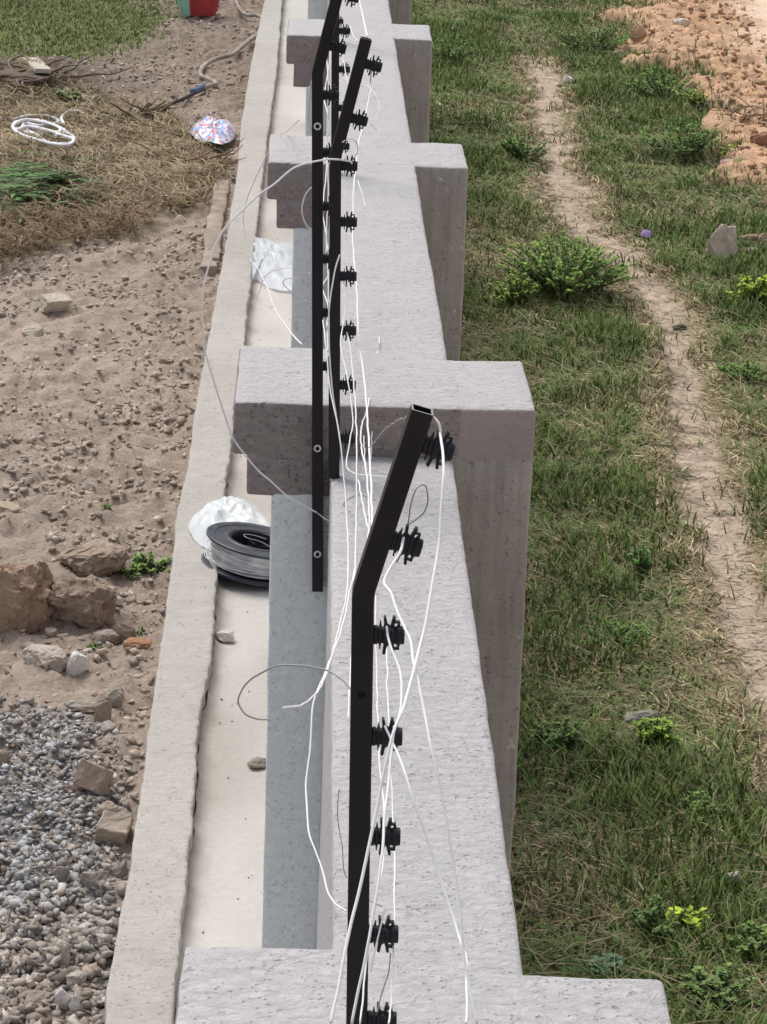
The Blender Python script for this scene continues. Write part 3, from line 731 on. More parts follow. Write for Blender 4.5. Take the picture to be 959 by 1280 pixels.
def post(name,label,foot,bend,tip,ins_z,ins_t,bolts=(),hole=None,group='electric fence posts'):
    root=empty(name,foot); tag(root,label,'fence post',group)
    f0=Vector(foot); rel=lambda p: Vector(p)-f0
    d=(Vector(tip)-Vector(bend)).normalized(); dd=(Vector(bend)-f0).normalized()
    b=rel(bend)
    path=[Vector((0,0,0)),b-dd*.012,b-dd*.004+d*.0015,b+d*.005+dd*-.0005,b+d*.014,rel(tip)]
    V,F=square_sweep(path,T,True)
    V=[Vector(v) for v in V]; 
    o=mesh_obj('tube',V,F,M['black'],root)
    bv=o.modifiers.new('bevel','BEVEL'); bv.width=.0018; bv.segments=2; bv.limit_method='ANGLE'; bv.angle_limit=.8
    # cut end: bare steel rim and hollow inside
    s=Vector((d.z,0,-d.x)); t=rel(tip)
    def ring(off,hw): return [t+d*off+s*a*hw+Vector((0,c_*hw,0)) for (a,c_) in ((-1,-1),(1,-1),(1,1),(-1,1))]
    R0,R1,R2_=ring(.0004,T),ring(.0004,T-.0022),ring(-.03,T-.0022)
    mesh_obj('cut_rim',R0+R1,[(k,(k+1)%4,4+(k+1)%4,4+k) for k in range(4)],M['steel'],root)
    mesh_obj('tube_hollow',R1+R2_,[(k,4+k,4+(k+1)%4,(k+1)%4) for k in range(4)]+[(4,5,6,7)],M['hollow'],root)
    fv=[Vector((a*T,c_*T,0)) for (a,c_) in ((-1,-1),(1,-1),(1,1),(-1,1))]
    mesh_obj('foot_end',fv,[(3,2,1,0)],M['hollow'],root)
    for z in ins_z:
        p=f0.lerp(Vector(bend),(z-f0.z)/(bend[2]-f0.z))
        insulator_parts(root,rel(p)+Vector((T,0,0)),0.)
    for tt in ins_t:
        p=Vector(bend).lerp(Vector(tip),tt); insulator_parts(root,rel(p)+s*T,math.atan2(d.x,d.z))
    for z in bolts:
        p=f0.lerp(Vector(bend),(z-f0.z)/(bend[2]-f0.z)); c_=rel(p)+Vector((0,-T,0))
        V,F=[],[]
        for (r_,yy) in ((.0085,0),(.0085,-.0016),(.0045,-.0018),(.0042,-.0055),(.0001,-.0055)):
            for k in range(20): V.append(c_+Vector((math.cos(2*PI*k/20)*r_,yy,math.sin(2*PI*k/20)*r_)))
        for i in range(4):
            for k in range(20): F.append((i*20+k,i*20+(k+1)%20,(i+1)*20+(k+1)%20,(i+1)*20+k))
        me=mesh_obj('bolt',V,F,[M['zinc'],M['hollow']],root)
        me.data.polygons.foreach_set('material_index',[0]*40+[1]*40)
    if hole:
        p=f0.lerp(Vector(bend),(hole-f0.z)/(bend[2]-f0.z)); c_=rel(p)+Vector((0,-T-.0003,0))
        mesh_obj('bolt_hole',[c_+Vector((math.cos(2*PI*k/16)*.0048,0,math.sin(2*PI*k/16)*.0048)) for k in range(16)],[tuple(range(16))],M['hollow'],root)
    return root
pB=post('electric_fence_post','black cranked post standing on the wall top right of the tall bolted post',
     (.0409,2.760,-.0775),(.0245,2.760,.6492),(.0828,2.760,.9035),[.0133,.1375,.2619,.3846,.5056,.6286],[.34,.80])
pN=post('electric_fence_post','nearest and largest black cranked post, its open cut top showing',
     (.0590,-.150,-.102),(.0447,-.150,.7403),(.1033,-.150,.9543),[-.052+.0,.0699,.1948,.3095,.436,.5623,.6873],[.30,.83],hole=.618)
pA=post('electric_fence_post','tall black post bolted with pale washers to the front of a pillar',
     (.0119,2.898,-.3997),(-.0187,2.898,.8053),(.0457,2.898,1.085),[.1407,.2656,.3889,.5088,.6289,.7560],[.22,.62],bolts=(-.3069,-.0508,.689))
def copy_post(src,loc,label):
    c=src.copy(); COL.objects.link(c); c.location=loc; c['label']=label
    for ch in src.children:
        d=ch.copy(); COL.objects.link(d); d.parent=c
        for g in ch.children:
            e=g.copy(); COL.objects.link(e); e.parent=d
    return c
copy_post(pB,(.048,5.665,.008),'black post mostly hidden behind the crank of the tall bolted post')
copy_post(pB,(.045,8.53,-.022),'farthest black fence post, at the fourth pillar near the top edge of the photo')

# ================================================================== WIRES
WIRES=[
('bright wire dropping from the top insulator of the nearest post, crossing the post lower down','wire',0.00162,[(0.1233,-0.1600,0.9312),(0.1249,-0.2092,0.9292),(0.1246,-0.2583,0.9088),(0.1189,-0.3075,0.8535),(0.1100,-0.3567,0.8175),(0.1005,-0.4058,0.7828),(0.0913,-0.4550,0.7688),(0.0816,-0.5042,0.7524),(0.0692,-0.5533,0.7413),(0.0522,-0.6025,0.6706),(0.0378,-0.6517,0.6137),(0.0248,-0.7008,0.5697),(0.0137,-0.7500,0.5285)]),
('white wire from the nearest post second insulator, right hand of the crossing pair','wire',0.00162,[(0.0880,-0.1600,0.8080),(0.0826,-0.2015,0.8056),(0.0647,-0.2431,0.7877),(0.0725,-0.2846,0.7877),(0.0804,-0.3262,0.7781),(0.0906,-0.3677,0.7675),(0.0929,-0.4092,0.7618),(0.0941,-0.4508,0.7636),(0.1016,-0.4923,0.7435),(0.1091,-0.5338,0.7191),(0.1231,-0.5754,0.6655),(0.1356,-0.6169,0.6044),(0.1439,-0.6585,0.5480),(0.1554,-0.7000,0.5032)]),
('wire curling off the third insulator of the nearest post and down across its shaft','wire',0.0015,[(0.0729,-0.1600,0.7005),(0.0750,-0.2090,0.6996),(0.0854,-0.2580,0.6845),(0.0860,-0.3070,0.6832),(0.0817,-0.3560,0.6714),(0.0753,-0.4050,0.6768),(0.0709,-0.4540,0.6506),(0.0659,-0.5030,0.6247),(0.0619,-0.5520,0.5940),(0.0507,-0.6010,0.5442),(0.0354,-0.6500,0.4722)]),
('wire from the nearest post fourth insulator, left hand of the crossing pair','wire',0.0015,[(0.0747,-0.1600,0.5800),(0.0801,-0.2150,0.5864),(0.0866,-0.2700,0.5924),(0.1007,-0.3250,0.5728),(0.1305,-0.3800,0.5038),(0.1499,-0.4350,0.4630),(0.1557,-0.4900,0.4641),(0.1552,-0.5450,0.4615),(0.1527,-0.6000,0.4465)]),
('straight wire running down just right of the insulators of the nearest post','wire',0.00112,[(0.0998,0.6000,0.3731),(0.0957,0.4333,0.3922),(0.0943,0.2667,0.4076),(0.0984,0.1000,0.3323),(0.0965,-0.0667,0.3182),(0.0910,-0.2333,0.2830),(0.0825,-0.4000,0.3315)]),
('thin wire running down close to the right side of the nearest post shaft','wire',0.00112,[(0.0887,0.9000,0.3394),(0.0905,0.7286,0.2703),(0.0878,0.5571,0.2991),(0.0886,0.3857,0.2805),(0.0900,0.2143,0.3008),(0.0845,0.0429,0.3055),(0.0685,-0.1286,0.3164),(0.0537,-0.3000,0.2742)]),
('short wire hooked on the sixth insulator of the nearest post','wire',0.001,[(0.0825,-0.1600,0.3486),(0.0777,-0.1733,0.3294),(0.0725,-0.1867,0.3103),(0.0675,-0.2000,0.2860)]),
('short thin wire curling down to the lowest visible insulator of the nearest post','wiregrey',0.0008,[(0.0906,-0.1600,0.2891),(0.0891,-0.1700,0.2703),(0.0850,-0.1800,0.2609),(0.0793,-0.1900,0.2441),(0.0762,-0.2000,0.2327)]),
('longest wire, hanging in a bow over the blue-grey shaft left of the nearest post','wire',0.0015,[(0.0073,2.7500,0.2870),(0.0133,2.6553,0.2587),(0.0256,2.5605,0.1840),(0.0469,2.4658,0.1119),(0.0597,2.3711,0.0296),(0.0652,2.2421,-0.0175),(0.0642,2.0105,0.0147),(0.0596,1.7789,0.0125),(0.0394,1.5474,0.0095),(0.0250,1.3158,0.0563),(0.0130,1.1684,0.0871),(-0.0016,1.1053,0.0644),(-0.0047,1.0421,0.0206),(-0.0091,0.9789,-0.0218),(-0.0070,0.9158,-0.0359),(-0.0025,0.8526,-0.0475),(0.0178,0.7895,-0.0713),(0.0272,0.7263,-0.0804),(0.0389,0.6632,-0.0682),(0.0547,0.6000,-0.0474)]),
('wire beside the long wire, joining it in a V left of the nearest post','wire',0.0015,[(0.0751,1.8000,0.0582),(0.0642,1.6375,0.0767),(0.0515,1.4750,0.0765),(0.0339,1.3125,0.0845),(0.0160,1.1500,0.0947),(0.0035,0.9875,0.1394),(-0.0167,0.8250,0.1882),(-0.0322,0.6625,0.2527),(-0.0463,0.5000,0.3187)]),
('long wire down the middle of the wall top, from above the fourth cap down','wire',0.002,[(0.1431,5.0000,0.4063),(0.1220,4.7267,0.3614),(0.1030,4.4533,0.3561),(0.0917,4.1800,0.3440),(0.0840,3.9067,0.3366),(0.0804,3.6333,0.2727),(0.0845,3.3600,0.2475),(0.0849,3.0867,0.2709),(0.0867,2.8133,0.2359),(0.0899,2.5400,0.2572),(0.0921,2.2667,0.2885),(0.0929,1.9933,0.2984),(0.0921,1.7200,0.3184),(0.0930,1.4467,0.3174),(0.0898,1.1733,0.3274),(0.0875,0.9000,0.3393)]),
('right hand wire of the bundle, crossing the middle one below the second cap edge','wire',0.00175,[(0.1558,3.6000,0.0041),(0.1447,3.3833,0.0428),(0.1347,3.1667,0.0299),(0.1195,2.9500,0.0481),(0.1081,2.7333,0.0862),(0.0954,2.5167,0.1224),(0.0882,2.3000,0.1645),(0.0860,2.0833,0.2052),(0.0884,1.8667,0.2403),(0.0906,1.6500,0.2660),(0.0890,1.4333,0.2617),(0.0773,1.2167,0.2836),(0.0613,1.0000,0.3010)]),
('wire from the lowest insulator of the middle post straight down the wall top','wire',0.0015,[(0.0605,2.7400,0.2640),(0.0661,2.5727,0.2651),(0.0741,2.4055,0.2306),(0.0760,2.2382,0.2239),(0.0760,2.0709,0.2187),(0.0760,1.9036,0.1638),(0.0732,1.7364,0.1509),(0.0703,1.5691,0.1423),(0.0655,1.4018,0.1572),(0.0629,1.2345,0.1481),(0.0584,1.0673,0.1621),(0.0529,0.9000,0.1311)]),
('wire hooking sharply right at the foot of the middle post','wire',0.00125,[(0.0581,2.7400,0.3810),(0.0512,2.6260,0.3210),(0.0444,2.5120,0.2988),(0.0582,2.3980,0.2617),(0.0704,2.2840,0.2082),(0.0650,2.1700,0.1941),(0.0565,2.0560,0.1834),(0.0613,1.9420,0.2040),(0.0761,1.8280,0.2335),(0.0987,1.7140,0.2697),(0.1230,1.6000,0.3046)]),
('white diagonal wire between the bundle and the cranked top of the nearest post','wire',0.0015,[(0.0759,1.8000,0.2316),(0.0779,1.5750,0.2725),(0.0823,1.3500,0.3079),(0.0842,1.1250,0.3554),(0.0852,0.9000,0.4113)]),
('short white wire dropping through the bundle below the cap of the second pillar','wire',0.00125,[(0.0993,2.5000,0.1009),(0.0972,2.2750,0.1279),(0.0978,2.0500,0.1666),(0.0976,1.8250,0.2634),(0.0932,1.6000,0.3877)]),
('thin wire dropping from the top insulator of the middle post','wiregrey',0.0012,[(0.0948,2.7400,0.8393),(0.0944,2.7400,0.8256),(0.0940,2.7400,0.8120)]),
('thin looping wire hanging right of the top of the middle post','wire',0.00125,[(0.0849,3.4000,0.6913),(0.1015,3.3714,0.6949),(0.1165,3.3429,0.6833),(0.1278,3.3143,0.6680),(0.1288,3.2857,0.6506),(0.1266,3.2571,0.6164),(0.1166,3.2286,0.6235),(0.1064,3.2000,0.6379)]),
('white wire falling from the top edge to the tip of the middle post','wire',0.0025,[(0.1106,6.0000,0.5474),(0.1070,4.9667,0.6413),(0.0993,3.9333,0.7561),(0.0871,2.9000,0.8851)]),
('thin wavy wire farthest right on the wall top beyond the second pillar','wire',0.00162,[(0.1194,5.4000,0.0448),(0.1420,5.1143,0.0138),(0.1510,4.8286,-0.0190),(0.1704,4.5429,-0.0217),(0.1687,4.2571,0.0070),(0.1654,3.9714,0.0147),(0.1577,3.6857,0.0230),(0.1503,3.4000,0.0587)]),
('thin wire curling round the crank of the middle post','wire',0.00138,[(0.0379,2.7300,0.6851),(0.0484,2.7640,0.6857),(0.0609,2.7980,0.6794),(0.0704,2.8320,0.6643),(0.0733,2.8660,0.6382),(0.0639,2.9000,0.6098)]),
('thin wire behind the insulators at the top of the middle post','wire',0.00138,[(0.0509,5.4000,0.4577),(0.0598,5.2000,0.4538),(0.0686,5.0000,0.4398),(0.0790,4.8000,0.4349)]),
('wire stub curling off the wall top above the tip of the middle post','wire',0.00138,[(0.0811,5.4000,0.5277),(0.0848,5.2667,0.5288),(0.0932,5.1333,0.5330),(0.1010,5.0000,0.5447)]),
('widest white wire loop, swinging out over the kerb and back to the bolted post','wire',0.002,[(0.0599,2.7400,0.6387),(0.0554,2.7356,0.6447),(0.0253,2.7311,0.6481),(-0.0021,2.7267,0.6465),(-0.0599,2.7222,0.6318),(-0.1104,2.7178,0.5896),(-0.1457,2.7133,0.5616),(-0.2131,2.7089,0.4889),(-0.2413,2.7044,0.4186),(-0.2549,2.7000,0.3483),(-0.2519,2.7222,0.2329),(-0.2343,2.7444,0.1544),(-0.1974,2.7667,0.0362),(-0.1793,2.7889,-0.0132),(-0.1366,2.8067,-0.0753),(-0.0983,2.8200,-0.1137),(-0.0596,2.8333,-0.1525),(-0.0246,2.8467,-0.1763),(0.0051,2.8600,-0.1974)]),
('grey twisted wire end joining the wide loop beside the bolted post','wiregrey',0.0014,[(0.0051,2.8600,-0.1974),(0.0159,2.8091,-0.1874),(0.0266,2.7582,-0.1772),(0.0405,2.7073,-0.1631),(0.0640,2.6564,-0.1449),(0.0597,2.6055,-0.1034),(0.0636,2.5545,-0.0676),(0.0746,2.5036,-0.0411),(0.0887,2.4527,-0.0164),(0.1012,2.4018,0.0010),(0.1119,2.3509,0.0113),(0.1223,2.3000,0.0251)]),
('white wire curving from the third pillar down to the white bag on the apron','wire',0.00225,[(-0.0718,5.7000,0.1731),(-0.1126,6.2571,0.0313),(-0.1639,6.8143,-0.1123),(-0.2314,7.3714,-0.3420),(-0.2896,7.9286,-0.5751),(-0.3190,8.4857,-0.7742),(-0.3250,9.0429,-0.9657),(-0.3305,9.6000,-1.1441)]),
('white wire arching over the white bag toward the bolted post','wire',0.00212,[(-0.2837,9.0000,-1.2898),(-0.2525,8.5875,-1.1502),(-0.2346,8.1750,-1.0237),(-0.2207,7.7625,-0.8956),(-0.2043,7.3500,-0.7628),(-0.1660,6.9375,-0.6348),(-0.1129,6.5250,-0.5192),(-0.0621,6.1125,-0.4183),(-0.0217,5.7000,-0.3370)]),
('bent white wire making a sharp turn in front of the third pillar shaft','wire',0.00175,[(-0.0207,5.7000,-0.4332),(-0.0555,5.7000,-0.4124),(-0.0877,5.7000,-0.3942),(-0.1065,5.7000,-0.3785),(-0.1121,5.7000,-0.3651),(-0.1017,5.7000,-0.3540),(-0.0764,5.7000,-0.3532),(-0.0543,5.7000,-0.3526)]),
('white wire running from the white bag down to the cap of the second pillar','wire',0.00212,[(-0.2872,8.6000,-0.9919),(-0.2412,7.8571,-0.8456),(-0.2032,7.1143,-0.7107),(-0.1693,6.3714,-0.5662),(-0.1438,5.6286,-0.4237),(-0.1135,4.8857,-0.2683),(-0.0728,4.1429,-0.1181),(-0.0405,3.4000,0.0533)]),
('small white loop sticking out left of the bolted post above the third cap','wire',0.00175,[(-0.0195,2.9000,0.5553),(-0.0316,2.9000,0.5442),(-0.0406,2.9000,0.5295),(-0.0449,2.9000,0.5096),(-0.0445,2.9000,0.4915),(-0.0387,2.9000,0.4736),(-0.0295,2.9000,0.4593),(-0.0169,2.9000,0.4524)]),
('thin loop left of the crank of the bolted post','wire',0.0015,[(-0.0289,2.9000,0.7910),(-0.0336,2.9000,0.7698),(-0.0379,2.9000,0.7327),(-0.0373,2.9000,0.7081),(-0.0333,2.9000,0.6887),(-0.0259,2.9000,0.6712)]),
('grey wire ring arching over the apron and the blue-grey shaft left of the nearest post','wiregrey',0.0012,[(0.0406,-0.1000,0.5926),(0.0355,-0.0667,0.5867),(0.0264,-0.0333,0.5838),(0.0072,0.0000,0.5820),(-0.0218,0.0333,0.5729),(-0.0545,0.0667,0.5564),(-0.0783,0.1000,0.5305),(-0.0926,0.1333,0.5046),(-0.1022,0.1667,0.4731),(-0.0997,0.2000,0.4447),(-0.0900,0.2333,0.4207),(-0.0780,0.2667,0.4010),(-0.0637,0.3000,0.3859)]),
('thin wavy wire hanging left of the lower shaft of the nearest post','wiregrey',0.0007,[(0.0305,0.2000,0.3356),(0.0290,0.2000,0.3151),(0.0302,0.2000,0.2900),(0.0370,0.2000,0.2523),(0.0396,0.2000,0.2211),(0.0446,0.2000,0.2061)]),
('small wire loop standing up from the second insulator of the nearest post','wiregrey',0.0009,[(0.0919,-0.1500,0.8083),(0.0933,-0.1444,0.8235),(0.0955,-0.1389,0.8406),(0.1005,-0.1333,0.8549),(0.1068,-0.1278,0.8589),(0.1125,-0.1222,0.8543),(0.1147,-0.1167,0.8383),(0.1114,-0.1111,0.8220),(0.1030,-0.1056,0.8113),(0.0952,-0.1000,0.8034)]),
('grey wire arching from the cut top of the nearest post down to the bundle','wiregrey',0.001,[(0.0932,-0.1000,0.9324),(0.0917,0.2000,0.8366),(0.0898,0.5000,0.7375),(0.0893,0.8000,0.6359),(0.0892,1.1000,0.5314),(0.0849,1.4000,0.4207)]),
('short white stub wire between the cut top and the top insulator of the nearest post','wire',0.00175,[(0.1151,-0.1500,0.9472),(0.1186,-0.1533,0.9446),(0.1221,-0.1567,0.9402),(0.1241,-0.1600,0.9312)]),
('grey wire tail curling through the bundle in front of the second pillar','wiregrey',0.0011,[(0.1029,2.4000,0.1058),(0.0912,2.2750,0.1105),(0.0815,2.1500,0.1168),(0.0769,2.0250,0.1214),(0.0784,1.9000,0.1344)]),
('thin dark wire crossing the lower part of the wall from the nearest post','wiregrey',0.0007,[(0.0675,0.2000,0.1787),(0.0793,0.2000,0.1720),(0.0922,0.2000,0.1652)]),
('vertical white wire between the bolted post and the middle post','wire',0.00175,[(0.0023,3.6000,0.7262),(0.0098,3.5143,0.6632),(0.0091,3.4286,0.5435),(0.0156,3.3429,0.4451),(0.0125,3.2571,0.3482),(0.0201,3.1714,0.2727),(0.0183,3.0857,0.1986),(0.0216,3.0000,0.1455)]),
('second vertical white wire between the bolted post and the middle post','wire',0.0015,[(0.0169,4.2000,0.6496),(0.0027,4.0500,0.5480),(0.0120,3.9000,0.5131),(0.0107,3.7500,0.4089),(0.0046,3.6000,0.3391),(0.0202,3.4500,0.2736),(0.0224,3.3000,0.2604),(0.0055,3.1500,0.2584),(0.0206,3.0000,0.2496),(0.0141,2.8500,0.2239)]),
('white wire crossing the middle post in a long curve below its crank','wire',0.00162,[(0.0394,2.7000,0.4471),(0.0282,2.6857,0.4114),(0.0209,2.6714,0.3616),(0.0188,2.6571,0.3119),(0.0228,2.6429,0.2265),(0.0316,2.6286,0.1589),(0.0416,2.6143,0.1092),(0.0496,2.6000,0.0685)]),
]
for (lb,mat,r_,pts) in WIRES:
    o=tube_obj('fence_wire' if mat!='wiregrey' else 'wire_tail',[Vector(p) for p in pts],r_,M[mat],n=max(40,14*len(pts)),sides=6,kink=.0016)
    # origin at the first point
    p0=Vector(pts[0]); o.data.transform(Matrix.Translation(-p0)); o.location=p0
    tag(o,lb,'wire','loose aluminium fence wires')

# ================================================================== SPOOL
def spool():
    # centre of the upper flange
    up=Vector((-0.1849,5.9855,-1.3750))
    root=empty('wire_spool',(up.x,up.y,-1.5)); tag(root,'black plastic spool of silvery aluminium wire lying on kerb and apron','wire spool')
    rot=Matrix.Rotation(math.radians(10),4,'Y')@Matrix.Rotation(math.radians(-2),4,'X')
    c=Vector((0,0,up.z+1.5))
    R_=.183; H=.088
    def place(V): return [c+rot@Vector(v) for v in V]
    for nm,z0 in (('flange',0.),('flange',-H-.012)):
        prof=[(z0,.095),(z0+.004,.100),(z0+.004,.112),(z0+.001,.116),(z0+.001,.150),(z0+.004,.154),(z0+.005,R_-.004),(z0+.003,R_),(z0-.004,R_),(z0-.006,R_-.004),(z0-.005,.095)]
        V,F=lathe(prof,'Z',72); F=[f[::-1] for f in F]; o=mesh_obj(nm,place(V),F,M['flange'],root,smooth=False)
    V,F=lathe([(.004,.104),(.004,.098),(-.02,.094),(-H,.092),(-H,.0001)],'Z',48); mesh_obj('hub',place(V),F,M['flangein'],root,smooth=True)
    # ribs inside the hub
    for k in range(4):
        a=k*PI/2+.4; d=Vector((math.cos(a),math.sin(a),0)); s=Vector((-d.y,d.x,0))
        P=[d*.02-s*.002,d*.02+s*.002,d*.093+s*.002,d*.093-s*.002]; V=[p+Vector((0,0,-.02)) for p in P]+[p+Vector((0,0,-.08)) for p in P]
        mesh_obj('rib',place(V),[(0,1,2,3),(0,4,5,1),(1,5,6,2),(2,6,7,3),(3,7,4,0)],M['flangein'],root)
    # wound wire: fine toroidal layers with a loosened part at the lower left
    V=[];F=[];rr=random.Random(3); n=34; seg=120
    for i in range(n):
        z=-.009-(H-.006)*i/(n-1)
        for k in range(seg):
            a=2*PI*k/seg; low=(i/n)**2; rad=.160-.020*low+.0022*math.sin(i*2.9)+.0015*mnoise.noise(Vector((math.cos(a)*3,math.sin(a)*3,i*.7)))
            V.append((math.cos(a)*rad,math.sin(a)*rad,z+.003*low*math.sin(3*a)))
    for i in range(n-1):
        for k in range(seg): F.append((i*seg+k,(i+1)*seg+k,(i+1)*seg+(k+1)%seg,i*seg+(k+1)%seg))
    mesh_obj('wire_winding',place(V),F,M['coil'],root,smooth=True)
    for j in range(9):
        P=[]; ph=rr.uniform(0,6)
        for k in range(25):
            a=PI*.55+PI*1.1*k/24; P.append(Vector((math.cos(a)*(.166+.008*math.sin(a*2+ph)),math.sin(a)*(.166+.006*math.cos(a+ph)),-.03-.006*j+.012*math.sin(a*1.3+ph))))
        VV,FF=sweep(catmull(P,60),.0011,5); mesh_obj('loose_strand',place(VV),FF,M['wire'],root,smooth=True)
    # hooked wire end across the hub
    VV,FF=sweep(catmull([Vector(p) for p in ((.05,-.05,.0),(.01,-.03,.008),(-.04,-.02,.01),(-.05,.01,.01),(-.02,.03,.008),(.03,.02,.006))],40),.0016,6)
    mesh_obj('wire_end',place(VV),FF,M['wiregrey'],root,smooth=True)
M['flange']=simple('black_spool_plastic',(.035,.04,.055),rough=.45,var=.5,vs=14,bump=.1,spec=.5)
M['flangein']=simple('black_spool_hub',(.012,.012,.018),rough=.5,var=.3,bump=0)
spool()

# ================================================================== PLASTIC BAGS
def film(name,label,cat,poly,zb,hgt,mat,seed,n=44,crease=1.,group=None):
    """crumpled plastic film: outline poly (world x,y), domed and creased"""
    P=[Vector((p[0],p[1])) for p in poly]; c=sum(P,Vector((0,0)))/len(P)
    bd=[]; m=len(P)
    for k in range(72):
        t=k/72*m; i=int(t); a,b,c1,d=P[(i-1)%m],P[i],P[(i+1)%m],P[(i+2)%m]; u=t-i
        bd.append(.5*((2*b)+(c1-a)*u+(2*a-5*b+4*c1-d)*u*u+(3*b-a-3*c1+d)*u**3))
    V=[];F=[]; rings=18
    for j in range(rings+1):
        s=j/rings
        for k,b in enumerate(bd):
            q=c+(b-c)*s; 
            dome=(1-s**3.5)*hgt
            v3=Vector((q.x*9,q.y*5,seed))
            cr=abs(mnoise.noise(v3))*1.1+abs(mnoise.noise(v3*2.3))*.7+abs(mnoise.noise(v3*5))*.35
            V.append((q.x,q.y,zb+dome*(.55+.45*(1-cr))+.03*crease*(1-cr)*(.4+.6*(1-s))+.004))
    for j in range(rings):
        for k in range(72): F.append((j*72+k,(j+1)*72+k,(j+1)*72+(k+1)%72,j*72+(k+1)%72))
    o=mesh_obj(name,V,F,mat,smooth=True); cc=Vector((c.x,c.y,zb)); o.data.transform(Matrix.Translation(-cc)); o.location=cc
    return tag(o,label,cat)
mwhite=simple('white_plastic_film',(.80,.85,.87),alpha=.78,rough=.3,var=.05,vs=12,bump=.4,bs=9,dist=.03,spec=.5)
film('plastic_bag','crumpled white plastic wrap pushed against the wire spool','plastic wrap',[(-0.442,6.325),(-0.402,6.473),(-0.347,6.569),(-0.263,6.557),(-0.196,6.489),(-0.152,6.356),(-0.155,6.224),(-0.251,6.165),(-0.292,6.110),(-0.338,6.039),(-0.392,6.103),(-0.424,6.186)],-1.445,.07,mwhite,4.)
film('plastic_bag','crumpled white plastic bag on the apron between the second and third pillars','plastic bag',[(-0.388,11.080),(-0.326,11.144),(-0.252,11.097),(-0.177,10.941),(-0.119,10.984),(-0.037,10.725),(-0.033,10.099),(-0.170,10.019),(-0.252,10.139),(-0.302,10.232),(-0.326,10.066),(-0.360,10.427),(-0.366,10.774)],-1.498,.06,simple('pale_blue_white_film',(.76,.82,.88),alpha=.62,rough=.3,var=.06,vs=12,bump=.4,bs=9,dist=.03,spec=.5),9.)
def printed(name,base,reds,scale):
    m,nt,b=new_mat(name); co=coords(nt,False)
    f=noise_fac(nt,co,scale,3,.6,.50,.54); f2=noise_fac(nt,co,scale*1.7,2,.5,.56,.6,vscale=(1,1,2))
    c=mix(nt,f,base,(.30,.40,.68)); c=mix(nt,f2,c,reds); nt.links.new(c,b.inputs['Base Color']); b.inputs['Roughness'].default_value=.3
    return m
film('plastic_bag','blue and white plastic bag with red print lying on the soil near the kerb','plastic bag',[(-0.804,14.016),(-0.773,14.235),(-0.695,14.329),(-0.597,14.182),(-0.536,14.191),(-0.520,13.850),(-0.577,13.636),(-0.668,13.673),(-0.752,13.763)],-1.49,.075,printed('printed_bag_film',(.72,.77,.88),(.62,.10,.09),14.),14.)
P=(2.0788,13.6555,-1.9700)
film('purple_flower_scrap','small purple plastic scrap in the grass right of the footpath','plastic scrap',[(P[0]-.028,P[1]-.05),(P[0]+.03,P[1]-.06),(P[0]+.04,P[1]+.05),(P[0]-.02,P[1]+.07)],P[2]-.02,.035,simple('purple_scrap',(.27,.17,.36),rough=.6,var=.4,vs=60),5.)

# ================================================================== WHITE TAPE, HOSES, BOARD, SACK
mt=simple('white_ribbon',(.80,.81,.84),rough=.5,var=.06)
def flat_rope(pts,r=.011):
    return sweep(catmull([Vector(p) for p in pts],120),r,6)
V,F=[],[]
for k,pts in enumerate(([(-1.866,13.672,-1.440),(-1.807,13.813,-1.440),(-1.672,13.702,-1.440),(-1.558,13.538,-1.440),(-1.491,13.446,-1.440),(-1.504,13.269,-1.440),(-1.601,13.279,-1.440),(-1.721,13.412,-1.440),(-1.823,13.549,-1.440),(-1.900,13.798,-1.440),(-1.854,14.020,-1.440),(-1.739,13.984,-1.440),(-1.606,13.791,-1.440),(-1.606,13.531,-1.440)],[(-1.940,14.113,-1.460),(-1.854,14.264,-1.460),(-1.728,14.284,-1.460),(-1.645,14.105,-1.460),(-1.746,13.954,-1.460),(-1.899,14.065,-1.460),(-1.896,13.851,-1.460),(-1.742,13.665,-1.460),(-1.628,13.761,-1.460),(-1.533,13.697,-1.460),(-1.490,13.498,-1.460),(-1.544,13.389,-1.460),(-1.645,13.424,-1.460),(-1.722,13.617,-1.460),(-1.852,13.911,-1.460),(-1.790,14.137,-1.460),(-1.635,13.945,-1.460),(-1.552,13.746,-1.460)],[(-1.598,13.978,-1.450),(-1.633,14.190,-1.450),(-1.610,14.389,-1.450),(-1.552,14.427,-1.450),(-1.509,14.349,-1.450)])):
    a,b=flat_rope(pts); F+= [tuple(i+len(V) for i in f) for f in b]; V+=a
o=mesh_obj('white_tape',V,F,mt,smooth=True); tag(o,'tangled white plastic strapping lying on the straw','strapping')
hm=simple('black_rubber_hose',(.03,.03,.035),rough=.6,var=.3); hg=simple('muddy_grey_hose',(.33,.29,.25),rough=.8,var=.35,vs=12)
hs=empty('water_hose',(-0.8335,15.4402,-1.5000)); tag(hs,'muddy hose with a blue joint running from the straw to the kerb','hose')
def hosep(nm,pts,mat,r):
    o=tube_obj(nm,pts,r,mat,n=80,sides=8); o.data.transform(Matrix.Translation(-Vector(hs.location))); o.parent=hs; return o
hosep('black_pipe',[(-1.234,14.530,-1.470),(-1.160,14.598,-1.470),(-1.062,14.700,-1.470),(-0.969,14.919,-1.470),(-0.890,15.141,-1.470),(-0.826,15.396,-1.470)],hm,.013)
hosep('hose_joint',[(-0.851,15.333,-1.465),(-0.817,15.431,-1.465),(-0.785,15.562,-1.465)],simple('blue_joint',(.06,.10,.18),rough=.5,var=.3),.024)
